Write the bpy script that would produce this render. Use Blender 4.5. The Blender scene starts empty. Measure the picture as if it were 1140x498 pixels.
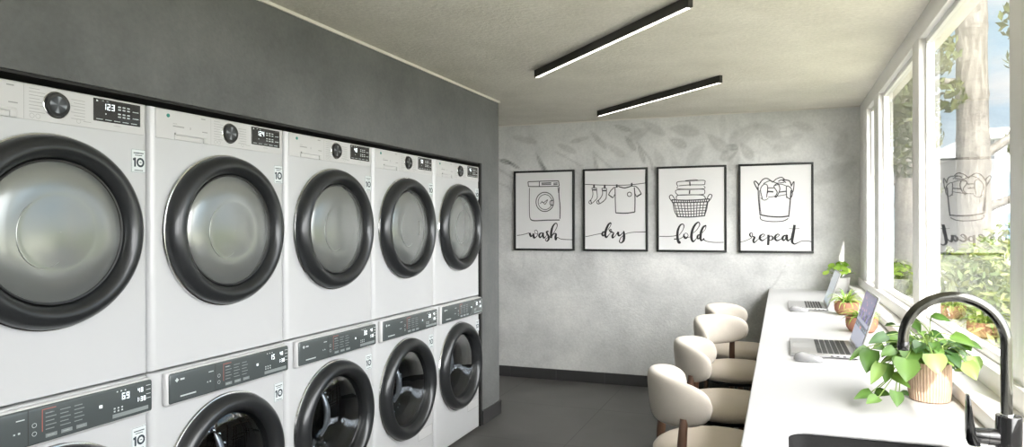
import bpy, bmesh, math, random, json
from mathutils import Vector, Matrix
random.seed(7)
COL = bpy.context.scene.collection
PI = math.pi
R = math.radians

# ------------------------------------------------------------------ materials
def new_mat(name):
    m = bpy.data.materials.new(name); m.use_nodes = True
    nt = m.node_tree; nt.nodes.clear()
    out = nt.nodes.new('ShaderNodeOutputMaterial')
    return m, nt, out

def P(name, col, rough=.5, metal=0., spec=.5, coat=0., var=0., vscale=8., bump=0., bscale=60., emis=None, estr=0., attr=None, sheen=0., aniso=0.):
    m, nt, out = new_mat(name)
    b = nt.nodes.new('ShaderNodeBsdfPrincipled')
    b.inputs['Base Color'].default_value = (*col, 1); b.inputs['Roughness'].default_value = rough
    b.inputs['Metallic'].default_value = metal; b.inputs['Specular IOR Level'].default_value = spec
    b.inputs['Coat Weight'].default_value = coat; b.inputs['Sheen Weight'].default_value = sheen
    b.inputs['Anisotropic'].default_value = aniso
    if emis: b.inputs['Emission Color'].default_value = (*emis, 1); b.inputs['Emission Strength'].default_value = estr
    tc = nt.nodes.new('ShaderNodeTexCoord')
    src = None
    if attr:
        a = nt.nodes.new('ShaderNodeVertexColor'); a.layer_name = attr; src = a.outputs['Color']
        nt.links.new(src, b.inputs['Base Color'])
    if var:
        n = nt.nodes.new('ShaderNodeTexNoise'); n.inputs['Scale'].default_value = vscale; n.inputs['Detail'].default_value = 6
        nt.links.new(tc.outputs['Object'], n.inputs['Vector'])
        mr = nt.nodes.new('ShaderNodeMapRange'); mr.inputs[3].default_value = 1 - var; mr.inputs[4].default_value = 1 + var
        nt.links.new(n.outputs['Fac'], mr.inputs[0])
        mx = nt.nodes.new('ShaderNodeVectorMath'); mx.operation = 'SCALE'
        if src: nt.links.new(src, mx.inputs[0])
        else: mx.inputs[0].default_value = col
        nt.links.new(mr.outputs[0], mx.inputs['Scale']); nt.links.new(mx.outputs[0], b.inputs['Base Color'])
    if bump:
        n2 = nt.nodes.new('ShaderNodeTexNoise'); n2.inputs['Scale'].default_value = bscale; n2.inputs['Detail'].default_value = 8
        nt.links.new(tc.outputs['Object'], n2.inputs['Vector'])
        bp = nt.nodes.new('ShaderNodeBump'); bp.inputs['Strength'].default_value = bump; bp.inputs['Distance'].default_value = .01
        nt.links.new(n2.outputs['Fac'], bp.inputs['Height']); nt.links.new(bp.outputs[0], b.inputs['Normal'])
    nt.links.new(b.outputs[0], out.inputs[0])
    return m

def plaster(name, c1, c2, scale, bump, bscale, attr=False, veins=None, rough=.8):
    m, nt, out = new_mat(name); N = nt.nodes.new; Lk = nt.links.new
    b = N('ShaderNodeBsdfPrincipled'); b.inputs['Roughness'].default_value = rough
    tc = N('ShaderNodeTexCoord')
    n = N('ShaderNodeTexNoise'); n.inputs['Scale'].default_value = scale; n.inputs['Detail'].default_value = 9; n.inputs['Roughness'].default_value = .62; n.inputs['Distortion'].default_value = .15
    Lk(tc.outputs['Object'], n.inputs['Vector'])
    cr = N('ShaderNodeValToRGB'); cr.color_ramp.elements[0].position = .32; cr.color_ramp.elements[1].position = .66
    cr.color_ramp.elements[0].color = (*c1, 1); cr.color_ramp.elements[1].color = (*c2, 1)
    Lk(n.outputs['Fac'], cr.inputs[0]); cur = cr.outputs[0]
    n3 = N('ShaderNodeTexNoise'); n3.inputs['Scale'].default_value = 55; n3.inputs['Detail'].default_value = 5
    Lk(tc.outputs['Object'], n3.inputs['Vector'])
    mr = N('ShaderNodeMapRange'); mr.inputs[1].default_value = .3; mr.inputs[2].default_value = .7; mr.inputs[3].default_value = .93; mr.inputs[4].default_value = 1.05
    Lk(n3.outputs['Fac'], mr.inputs[0])
    sc = N('ShaderNodeVectorMath'); sc.operation = 'SCALE'; Lk(cur, sc.inputs[0]); Lk(mr.outputs[0], sc.inputs['Scale']); cur = sc.outputs[0]
    if veins:
        v = N('ShaderNodeTexNoise'); v.inputs['Scale'].default_value = veins; v.inputs['Detail'].default_value = 10; v.inputs['Distortion'].default_value = .9; v.inputs['Roughness'].default_value = .55
        Lk(tc.outputs['Object'], v.inputs['Vector'])
        s = N('ShaderNodeMath'); s.operation = 'SUBTRACT'; s.inputs[1].default_value = .5; Lk(v.outputs['Fac'], s.inputs[0])
        a = N('ShaderNodeMath'); a.operation = 'ABSOLUTE'; Lk(s.outputs[0], a.inputs[0])
        m2 = N('ShaderNodeMapRange'); m2.inputs[1].default_value = 0; m2.inputs[2].default_value = .03; m2.inputs[3].default_value = .9; m2.inputs[4].default_value = 1
        Lk(a.outputs[0], m2.inputs[0])
        s2 = N('ShaderNodeVectorMath'); s2.operation = 'SCALE'; Lk(cur, s2.inputs[0]); Lk(m2.outputs[0], s2.inputs['Scale']); cur = s2.outputs[0]
    if attr:
        at = N('ShaderNodeVertexColor'); at.layer_name = 'Col'
        s3 = N('ShaderNodeVectorMath'); s3.operation = 'MULTIPLY'; Lk(cur, s3.inputs[0]); Lk(at.outputs['Color'], s3.inputs[1]); cur = s3.outputs[0]
    Lk(cur, b.inputs['Base Color'])
    n2 = N('ShaderNodeTexNoise'); n2.inputs['Scale'].default_value = bscale; n2.inputs['Detail'].default_value = 8; n2.inputs['Roughness'].default_value = .6
    Lk(tc.outputs['Object'], n2.inputs['Vector'])
    bp = N('ShaderNodeBump'); bp.inputs['Strength'].default_value = bump; bp.inputs['Distance'].default_value = .012
    Lk(n2.outputs['Fac'], bp.inputs['Height']); Lk(bp.outputs[0], b.inputs['Normal'])
    Lk(b.outputs[0], out.inputs[0])
    return m

def floor_mat():
    m, nt, out = new_mat('dark_stone_tile'); N = nt.nodes.new; Lk = nt.links.new
    b = N('ShaderNodeBsdfPrincipled'); tc = N('ShaderNodeTexCoord')
    n = N('ShaderNodeTexNoise'); n.inputs['Scale'].default_value = 2.2; n.inputs['Detail'].default_value = 9; n.inputs['Distortion'].default_value = .8
    Lk(tc.outputs['Object'], n.inputs['Vector'])
    cr = N('ShaderNodeValToRGB'); cr.color_ramp.elements[0].position = .3; cr.color_ramp.elements[1].position = .75
    cr.color_ramp.elements[0].color = (.072, .070, .067, 1); cr.color_ramp.elements[1].color = (.125, .122, .118, 1)
    Lk(n.outputs['Fac'], cr.inputs[0])
    sep = N('ShaderNodeSeparateXYZ'); Lk(tc.outputs['Object'], sep.inputs[0])
    fac = None
    for ax, period, off in (('X', .9, 1.34), ('Y', .9, .25)):
        a = N('ShaderNodeMath'); a.operation = 'ADD'; a.inputs[1].default_value = off + 9; Lk(sep.outputs[ax], a.inputs[0])
        w = N('ShaderNodeMath'); w.operation = 'MODULO'; w.inputs[1].default_value = period; Lk(a.outputs[0], w.inputs[0])
        l = N('ShaderNodeMath'); l.operation = 'LESS_THAN'; l.inputs[1].default_value = .005; Lk(w.outputs[0], l.inputs[0])
        if fac is None: fac = l.outputs[0]
        else:
            mx = N('ShaderNodeMath'); mx.operation = 'MAXIMUM'; Lk(fac, mx.inputs[0]); Lk(l.outputs[0], mx.inputs[1]); fac = mx.outputs[0]
    mix = N('ShaderNodeMix'); mix.data_type = 'RGBA'; Lk(fac, mix.inputs[0]); Lk(cr.outputs[0], mix.inputs[6]); mix.inputs[7].default_value = (.035, .034, .033, 1)
    Lk(mix.outputs[2], b.inputs['Base Color'])
    mr = N('ShaderNodeMapRange'); mr.inputs[3].default_value = .38; mr.inputs[4].default_value = .55; Lk(n.outputs['Fac'], mr.inputs[0]); Lk(mr.outputs[0], b.inputs['Roughness'])
    Lk(b.outputs[0], out.inputs[0])
    return m

def glass_mat(name, tint=(1, 1, 1), boost=1.0):
    m, nt, out = new_mat(name); N = nt.nodes.new; Lk = nt.links.new
    t = N('ShaderNodeBsdfTransparent'); t.inputs[0].default_value = (*tint, 1)
    g = N('ShaderNodeBsdfGlossy'); g.inputs['Roughness'].default_value = 0.0
    f = N('ShaderNodeFresnel'); ge = N('ShaderNodeNewGeometry'); io = N('ShaderNodeMapRange'); io.inputs[3].default_value = 1.5; io.inputs[4].default_value = 1 / 1.5; Lk(ge.outputs['Backfacing'], io.inputs[0]); Lk(io.outputs[0], f.inputs['IOR'])
    a = N('ShaderNodeMath'); a.operation = 'MULTIPLY'; a.inputs[1].default_value = 2 * boost; Lk(f.outputs[0], a.inputs[0])
    c = N('ShaderNodeMath'); c.operation = 'ADD'; c.inputs[1].default_value = 1; Lk(f.outputs[0], c.inputs[0])
    d = N('ShaderNodeMath'); d.operation = 'DIVIDE'; d.use_clamp = True; Lk(a.outputs[0], d.inputs[0]); Lk(c.outputs[0], d.inputs[1])
    mx = N('ShaderNodeMixShader'); Lk(d.outputs[0], mx.inputs[0]); Lk(t.outputs[0], mx.inputs[1]); Lk(g.outputs[0], mx.inputs[2])
    Lk(mx.outputs[0], out.inputs[0])
    return m

def leaf_mat(name, rough=.4, trans=.35):
    m, nt, out = new_mat(name); N = nt.nodes.new; Lk = nt.links.new
    at = N('ShaderNodeVertexColor'); at.layer_name = 'Col'
    b = N('ShaderNodeBsdfPrincipled'); b.inputs['Roughness'].default_value = rough; Lk(at.outputs[0], b.inputs['Base Color'])
    tr = N('ShaderNodeBsdfTranslucent')
    sc = N('ShaderNodeVectorMath'); sc.operation = 'MULTIPLY'; sc.inputs[1].default_value = (1.5, 1.35, .6); Lk(at.outputs[0], sc.inputs[0]); Lk(sc.outputs[0], tr.inputs[0])
    mx = N('ShaderNodeMixShader'); mx.inputs[0].default_value = trans; Lk(b.outputs[0], mx.inputs[1]); Lk(tr.outputs[0], mx.inputs[2])
    Lk(mx.outputs[0], out.inputs[0])
    return m

M = {}
M['grey_plaster'] = plaster('grey_plaster', (.105, .111, .111), (.155, .162, .161), 2.5, .25, 70, rough=.75)
M['mural'] = plaster('pale_concrete_mural', (.54, .55, .55), (.745, .75, .74), 2.6, .3, 45, attr=True, rough=.8)
M['ceiling'] = plaster('cream_textured_plaster', (.73, .70, .635), (.83, .80, .735), 3, .55, 38, rough=.9)
M['plain_wall'] = P('plain_wall_paint', (.45, .45, .43), .85, var=.05)
M['floor'] = floor_mat()
M['dark_base'] = P('dark_skirting', (.045, .045, .046), .45, var=.12, vscale=5)
M['trim'] = P('white_cornice_trim', (.72, .70, .65), .6)
M['frame_white'] = P('white_painted_window_frame', (.88, .875, .86), .35)
M['ledge'] = P('white_window_ledge', (.78, .775, .76), .4)
M['counter'] = P('white_solid_surface', (.50, .50, .505), .28, var=.015, vscale=3)
M['recess'] = P('black_recess_lining', (.012, .012, .012), .7)
M['cabinet'] = P('white_enamel', (.53, .542, .555), .28, coat=.2, var=.01)
M['fascia'] = P('white_plastic_fascia', (.56, .565, .57), .35)
M['seam'] = P('dark_seam', (.03, .03, .03), .7)
M['ring'] = P('dark_satin_metal_ring', (.040, .043, .046), .33, metal=.55, coat=.25)
M['chrome'] = P('chrome_edge', (.75, .76, .76), .15, metal=1)
M['dryer_glass'] = P('pale_mirrored_door_glass', (.27, .285, .28), .2, metal=.62, coat=.35)
M['ridge'] = P('inner_glass_contour', (.40, .42, .41), .3, metal=.6)
M['washer_glass'] = glass_mat('clear_dark_door_glass', (.62, .66, .70), 1.5)
M['gasket'] = P('black_rubber_gasket', (.012, .012, .013), .35)
M['drum'] = P('steel_drum', (.03, .033, .038), .3, metal=.9)
M['bowl'] = P('moulded_glass_bowl', (.02, .022, .026), .06, metal=.2, coat=1)
M['panel'] = P('slate_glass_panel', (.105, .122, .125), .25, metal=.3, coat=.3)
M['display'] = P('black_display', (.022, .021, .02), .18, coat=.4)
M['print'] = P('pale_panel_print', (.42, .46, .46), .6, emis=(.6, .7, .7), estr=.12)
M['print_dim'] = P('dim_panel_print', (.22, .25, .25), .6)
M['print_red'] = P('red_panel_line', (.45, .12, .09), .6)
M['grey_print'] = P('grey_fascia_print', (.30, .31, .31), .6)
M['lit'] = P('lit_digits', (.8, .85, .85), .6, emis=(.85, .95, 1), estr=.9)
M['dark_print'] = P('dark_navy_print', (.02, .035, .05), .6)
M['teal'] = P('teal_emblem', (.03, .22, .19), .5)
M['sticker'] = P('white_sticker', (.68, .73, .74), .4)
M['dial_face'] = P('dial_face_painted_sheen', (.3, .3, .3), .3, metal=.8, attr='Col')
M['dark_plastic'] = P('black_plastic', (.015, .015, .016), .3)
M['black_frame'] = P('black_picture_frame', (.018, .02, .02), .4)
M['paper'] = P('white_poster_paper', (.78, .78, .78), .5)
M['ink'] = P('black_ink', (.02, .02, .022), .7)
M['ink_soft'] = P('soft_sketch_ink', (.05, .05, .055), .7)
M['light_housing'] = P('black_aluminium', (.03, .029, .027), .45)
M['diffuser'] = P('warm_led_diffuser', (.9, .88, .8), .5, emis=(1, .95, .86), estr=3)
M['fabric'] = P('cream_boucle_fabric', (.46, .42, .365), .9, sheen=.25, var=.05, vscale=30, bump=.12, bscale=320)
M['seat_fabric'] = P('cream_seat_leather', (.66, .585, .50), .6, var=.04, vscale=12, bump=.12, bscale=200)
M['walnut'] = P('walnut_wood', (.10, .052, .032), .42, var=.3, vscale=14)
M['iron'] = P('black_iron', (.018, .017, .017), .45, metal=.6)
M['alu'] = P('silver_aluminium', (.58, .58, .59), .32, metal=.75)
M['keys'] = P('dark_keys', (.05, .052, .055), .5)
M['mouse'] = P('white_glossy_mouse', (.30, .30, .31), .25, coat=.3)
M['terracotta'] = P('terracotta', (.42, .19, .125), .75, var=.14, vscale=22, bump=.1)
M['soil'] = P('dark_soil', (.05, .035, .022), .95, bump=.8, bscale=90)
M['white_pot'] = P('white_glazed_pot', (.75, .75, .74), .3)
M['gunmetal'] = P('polished_gunmetal', (.13, .13, .12), .16, metal=1)
M['black_gloss'] = P('glossy_black_metal', (.012, .012, .013), .12, metal=.3, coat=.6)
M['sink'] = P('black_granite_composite', (.013, .013, .013), .6, var=.5, vscale=120)
M['leaf'] = leaf_mat('green_leaf', .38, .26)
M['out_leaf'] = leaf_mat('garden_leaf', .6, .4)
M['stem'] = P('green_stem', (.20, .30, .07), .6)
M['bark'] = P('pale_ringed_bark', (.125, .115, .10), .9, var=.25, vscale=14, bump=.8, bscale=35)
def bark_mat():
    m, nt, out = new_mat('pale_ringed_bark'); N = nt.nodes.new; Lk = nt.links.new
    b = N('ShaderNodeBsdfPrincipled'); b.inputs['Roughness'].default_value = .9; tc = N('ShaderNodeTexCoord')
    mp = N('ShaderNodeMapping'); mp.inputs['Scale'].default_value = (22, 22, 5); Lk(tc.outputs['Object'], mp.inputs[0])
    n = N('ShaderNodeTexNoise'); n.inputs['Scale'].default_value = 1; n.inputs['Detail'].default_value = 8; Lk(mp.outputs[0], n.inputs[0])
    mp2 = N('ShaderNodeMapping'); mp2.inputs['Scale'].default_value = (.8, .8, 3.6); Lk(tc.outputs['Object'], mp2.inputs[0])
    w = N('ShaderNodeTexNoise'); w.inputs['Scale'].default_value = 1.6; w.inputs['Detail'].default_value = 2; Lk(mp2.outputs[0], w.inputs[0])
    s = N('ShaderNodeMath'); s.operation = 'MULTIPLY'; s.inputs[1].default_value = 9; Lk(w.outputs['Fac'], s.inputs[0])
    fr = N('ShaderNodeMath'); fr.operation = 'FRACT'; Lk(s.outputs[0], fr.inputs[0])
    mr = N('ShaderNodeMapRange'); mr.inputs[1].default_value = 0; mr.inputs[2].default_value = .16; mr.inputs[3].default_value = .45; mr.inputs[4].default_value = 1; Lk(fr.outputs[0], mr.inputs[0])
    cr = N('ShaderNodeValToRGB'); cr.color_ramp.elements[0].position = .35; cr.color_ramp.elements[1].position = .65; cr.color_ramp.elements[0].color = (.06, .053, .045, 1); cr.color_ramp.elements[1].color = (.125, .115, .10, 1); Lk(n.outputs['Fac'], cr.inputs[0])
    sc = N('ShaderNodeVectorMath'); sc.operation = 'SCALE'; Lk(cr.outputs[0], sc.inputs[0]); Lk(mr.outputs[0], sc.inputs['Scale']); Lk(sc.outputs[0], b.inputs['Base Color'])
    bp = N('ShaderNodeBump'); bp.inputs['Strength'].default_value = .7; bp.inputs['Distance'].default_value = .03; Lk(n.outputs['Fac'], bp.inputs['Height']); Lk(bp.outputs[0], b.inputs['Normal'])
    Lk(b.outputs[0], out.inputs[0]); return m
M['bark'] = bark_mat()
M['grass'] = P('garden_ground', (.20, .20, .15), .95, var=.3, vscale=2)
M['facade'] = P('pale_building_render', (.36, .37, .38), .9, var=.04)
M['facade_grey'] = P('grey_building_render', (.17, .20, .23), .9, var=.05)
M['far_window'] = P('dark_blue_far_glass', (.07, .12, .18), .2)
M['window_glass'] = glass_mat('window_pane_glass', (.98, .99, .99), 1.12)

def basket_mat():
    m, nt, out = new_mat('woven_tan_fibre'); N = nt.nodes.new; Lk = nt.links.new
    b = N('ShaderNodeBsdfPrincipled'); b.inputs['Roughness'].default_value = .85
    tc = N('ShaderNodeTexCoord'); sep = N('ShaderNodeSeparateXYZ'); Lk(tc.outputs['Object'], sep.inputs[0])
    at = N('ShaderNodeMath'); at.operation = 'ARCTAN2'; Lk(sep.outputs['Y'], at.inputs[0]); Lk(sep.outputs['X'], at.inputs[1])
    def wave(src, f):
        a = N('ShaderNodeMath'); a.operation = 'MULTIPLY'; a.inputs[1].default_value = f; Lk(src, a.inputs[0])
        s = N('ShaderNodeMath'); s.operation = 'SINE'; Lk(a.outputs[0], s.inputs[0]); return s.outputs[0]
    w1 = wave(at.outputs[0], 44); w2 = wave(sep.outputs['Z'], 900)
    mu = N('ShaderNodeMath'); mu.operation = 'MULTIPLY'; Lk(w1, mu.inputs[0]); mu.inputs[1].default_value = .55
    n = N('ShaderNodeTexNoise'); n.inputs['Scale'].default_value = 60; Lk(tc.outputs['Object'], n.inputs['Vector'])
    ad = N('ShaderNodeMath'); ad.operation = 'ADD'; Lk(mu.outputs[0], ad.inputs[0]); Lk(n.outputs['Fac'], ad.inputs[1])
    mr = N('ShaderNodeMapRange'); mr.inputs[1].default_value = -.6; mr.inputs[2].default_value = 1.6; Lk(ad.outputs[0], mr.inputs[0])
    cr = N('ShaderNodeValToRGB'); cr.color_ramp.elements[0].color = (.44, .27, .18, 1); cr.color_ramp.elements[1].color = (.72, .54, .42, 1)
    Lk(mr.outputs[0], cr.inputs[0]); Lk(cr.outputs[0], b.inputs['Base Color'])
    bp = N('ShaderNodeBump'); bp.inputs['Strength'].default_value = .5; bp.inputs['Distance'].default_value = .003
    Lk(ad.outputs[0], bp.inputs['Height']); Lk(bp.outputs[0], b.inputs['Normal']); Lk(b.outputs[0], out.inputs[0])
    return m
M['basket'] = basket_mat()

def screen_mat():
    m, nt, out = new_mat('laptop_screen_picture'); N = nt.nodes.new; Lk = nt.links.new
    b = N('ShaderNodeBsdfPrincipled'); b.inputs['Roughness'].default_value = .25
    at = N('ShaderNodeVertexColor'); at.layer_name = 'Col'
    Lk(at.outputs[0], b.inputs['Base Color']); Lk(at.outputs[0], b.inputs['Emission Color']); b.inputs['Emission Strength'].default_value = .3
    Lk(b.outputs[0], out.inputs[0]); return m
M['screen'] = screen_mat()

# ------------------------------------------------------------------ mesh helpers
def NB(): return bmesh.new()
def box(bm, x0, x1, y0, y1, z0, z1, bev=0, seg=2):
    r = bmesh.ops.create_cube(bm, size=1)
    vs = r['verts']
    for v in vs: v.co = Vector((x0 + (v.co.x + .5) * (x1 - x0), y0 + (v.co.y + .5) * (y1 - y0), z0 + (v.co.z + .5) * (z1 - z0)))
    if bev:
        es = list({e for v in vs for e in v.link_edges})
        bmesh.ops.bevel(bm, geom=es, offset=bev, segments=seg, profile=.5, affect='EDGES')
    return bm
def obox(bm, c, ax, ay, az, bev=0, seg=2):
    """oriented box: centre c, half-axis vectors"""
    r = bmesh.ops.create_cube(bm, size=2); vs = r['verts']
    for v in vs: v.co = Vector(c) + Vector(ax) * v.co.x + Vector(ay) * v.co.y + Vector(az) * v.co.z
    if bev:
        es = list({e for v in vs for e in v.link_edges})
        bmesh.ops.bevel(bm, geom=es, offset=bev, segments=seg, profile=.5, affect='EDGES')
    return bm
def frame_of(d):
    d = d.normalized(); a = Vector((0, 0, 1)) if abs(d.z) < .9 else Vector((1, 0, 0))
    u = d.cross(a).normalized(); return u, d.cross(u).normalized()
def lathe(bm, prof, c=(0, 0, 0), axis='Z', seg=48, cap0=False, cap1=False):
    c = Vector(c); rings = []
    for r, h in prof:
        ring = []
        for i in range(seg):
            a = 2 * PI * i / seg
            if axis == 'Z': p = Vector((r * math.cos(a), r * math.sin(a), h))
            elif axis == 'X': p = Vector((h, r * math.cos(a), r * math.sin(a)))
            else: p = Vector((r * math.cos(a), h, r * math.sin(a)))
            ring.append(bm.verts.new(c + p))
        rings.append(ring)
    for a, b in zip(rings, rings[1:]):
        for i in range(seg):
            j = (i + 1) % seg; bm.faces.new((a[i], a[j], b[j], b[i]))
    if cap0: bm.faces.new(rings[0][::-1])
    if cap1: bm.faces.new(rings[-1])
    return rings
def tube(bm, pts, rad, seg=12, cap=True):
    pts = [Vector(p) for p in pts]; n = len(pts); rings = []
    rr = rad if isinstance(rad, (list, tuple)) else [rad] * n
    u = None
    for i, p in enumerate(pts):
        d = (pts[min(i + 1, n - 1)] - pts[max(i - 1, 0)]).normalized()
        if u is None: u, w = frame_of(d)
        else:
            u = (u - d * u.dot(d)).normalized(); w = d.cross(u).normalized()
        rings.append([bm.verts.new(p + (u * math.cos(2 * PI * k / seg) + w * math.sin(2 * PI * k / seg)) * rr[i]) for k in range(seg)])
    for a, b in zip(rings, rings[1:]):
        for k in range(seg):
            j = (k + 1) % seg; bm.faces.new((a[k], a[j], b[j], b[k]))
    if cap: bm.faces.new(rings[0][::-1]); bm.faces.new(rings[-1])
def obj(name, bm, mat, parent=None, smooth=True, ang=35, loc=None):
    bmesh.ops.recalc_face_normals(bm, faces=bm.faces[:])
    me = bpy.data.meshes.new(name); bm.to_mesh(me); bm.free()
    if mat is not None: me.materials.append(mat)
    if smooth:
        for p in me.polygons: p.use_smooth = True
        me.set_sharp_from_angle(angle=R(ang))
    o = bpy.data.objects.new(name, me); COL.objects.link(o)
    if parent: o.parent = parent
    if loc is not None: o.location = loc
    return o
def thing(name, label, cat, loc=(0, 0, 0), rz=0, group=None):
    o = bpy.data.objects.new(name, None); COL.objects.link(o); o.empty_display_size = .1
    o.location = loc; o.rotation_euler = (0, 0, rz); o['label'] = label; o['category'] = cat
    if group: o['group'] = group
    return o
def tag(o, label, cat, group=None, kind=None):
    o['label'] = label; o['category'] = cat
    if group: o['group'] = group
    if kind: o['kind'] = kind
    return o
def struct(name, bm, mat, parent=None, smooth=False):
    o = obj(name, bm, mat, parent, smooth); o['kind'] = 'structure'; return o
def catmull(pts, n=5):
    if len(pts) < 3: return [tuple(p) for p in pts]
    out = []
    for i in range(len(pts) - 1):
        p0 = pts[max(i - 1, 0)]; p1 = pts[i]; p2 = pts[i + 1]; p3 = pts[min(i + 2, len(pts) - 1)]
        for k in range(n):
            t = k / n
            out.append(tuple(.5 * (2 * b + (c - a) * t + (2 * a - 5 * b + 4 * c - d) * t * t + (3 * b - a - 3 * c + d) * t ** 3) for a, b, c, d in zip(p0, p1, p2, p3)))
    out.append(tuple(pts[-1])); return out
def ribbon2(bm, pts, to3):
    """flat stroke: pts (u,v,w) in plane, to3 maps (u,v)->Vector"""
    L_, Rr = [], []
    n = len(pts)
    for i, (u, v, w) in enumerate(pts):
        a = pts[max(i - 1, 0)]; b = pts[min(i + 1, n - 1)]
        dx, dy = b[0] - a[0], b[1] - a[1]; l = math.hypot(dx, dy) or 1
        nx, ny = -dy / l * w / 2, dx / l * w / 2
        L_.append(bm.verts.new(to3(u + nx, v + ny))); Rr.append(bm.verts.new(to3(u - nx, v - ny)))
    for i in range(n - 1):
        bm.faces.new((L_[i], Rr[i], Rr[i + 1], L_[i + 1]))
_tc = {}
def text_into(bm, s, size, to3, align='CENTER'):
    """flat filled lettering merged into bm; to3 maps (u,v)->Vector"""
    key = (s, align)
    if key not in _tc:
        c = bpy.data.curves.new('txt', 'FONT'); c.body = s; c.size = 1; c.align_x = align; c.align_y = 'CENTER'; c.resolution_u = 3
        o = bpy.data.objects.new('txt', c); COL.objects.link(o)
        dg = bpy.context.evaluated_depsgraph_get(); me = bpy.data.meshes.new_from_object(o.evaluated_get(dg))
        _tc[key] = ([v.co.copy() for v in me.vertices], [tuple(p.vertices) for p in me.polygons])
        bpy.data.objects.remove(o); bpy.data.meshes.remove(me); bpy.data.curves.remove(c)
    vs, fs = _tc[key]
    nv = [bm.verts.new(to3(v.x * size, v.y * size)) for v in vs]
    for f in fs:
        try: bm.faces.new([nv[i] for i in f])
        except ValueError: pass
def rect(bm, u0, u1, v0, v1, to3):
    bm.faces.new([bm.verts.new(to3(*p)) for p in ((u0, v0), (u1, v0), (u1, v1), (u0, v1))])
SEG7 = {'0': 'abcdef', '1': 'bc', '2': 'abged', '3': 'abgcd', '4': 'fgbc', '5': 'afgcd', '6': 'afgecd', '7': 'abc', '8': 'abcdefg', '9': 'abfgcd'}
def seg7(bm, s, u, v, h, to3):
    w = h * .5; t = h * .13
    for ch in s:
        if ch == ':':
            rect(bm, u, u + t, v + h * .25, v + h * .25 + t, to3); rect(bm, u, u + t, v + h * .65, v + h * .65 + t, to3); u += t * 2.4; continue
        if ch == ' ': u += w * .7; continue
        on = SEG7[ch]
        m = v + h / 2
        S = {'a': (u, u + w, v + h - t, v + h), 'd': (u, u + w, v, v + t), 'g': (u, u + w, m - t / 2, m + t / 2),
             'f': (u, u + t, m + t * .3, v + h - t * .3), 'b': (u + w - t, u + w, m + t * .3, v + h - t * .3), 'e': (u, u + t, v + t * .3, m - t * .3), 'c': (u + w - t, u + w, v + t * .3, m - t * .3)}
        for k in on: rect(bm, *S[k], to3)
        u += w * 1.45
def paint(o, fn):
    me = o.data; ca = me.color_attributes.new('Col', 'FLOAT_COLOR', 'POINT')
    for i, v in enumerate(me.vertices): c = fn(v.co); ca.data[i].color = (*c, 1)
# ------------------------------------------------------------------ camera
cam_d = bpy.data.cameras.new('camera'); cam = bpy.data.objects.new('camera', cam_d); COL.objects.link(cam)
FPX, CX, CY, YAW, ROLL = 755.366, 600., 250.1155, .3427, -.0029
cam_d.sensor_fit = 'HORIZONTAL'; cam_d.sensor_width = 36; cam_d.lens = FPX / 1140 * 36
cam_d.shift_x = (570 - CX) / 1140; cam_d.shift_y = (CY - 249) / 1140
Fv = Vector((-math.sin(YAW), math.cos(YAW), 0)); R0 = Vector((math.cos(YAW), math.sin(YAW), 0)); U0 = Vector((0, 0, 1))
Rv = R0 * math.cos(ROLL) + U0 * math.sin(ROLL); Uv = U0 * math.cos(ROLL) - R0 * math.sin(ROLL)
mw = Matrix.Identity(4)
for i in range(3): mw[i][0] = Rv[i]; mw[i][1] = Uv[i]; mw[i][2] = -Fv[i]
mw[2][3] = 1.45
cam.matrix_world = mw; cam_d.clip_start = .05; cam_d.clip_end = 300
bpy.context.scene.camera = cam

# ------------------------------------------------------------------ room shell
CZ = 2.398; WX = -2.042; BY = 6.014; YF = -2.2; RX0, RX1 = 1.035, 4.482; RZ = 1.893
b = NB(); box(b, -4.2, .70, YF - .1, BY + .1, -.1, 0); struct('floor', b, M['floor'])
b = NB(); box(b, -4.2, .785, YF - .1, BY + .15, CZ, CZ + .12); struct('ceiling', b, M['ceiling'])
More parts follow.
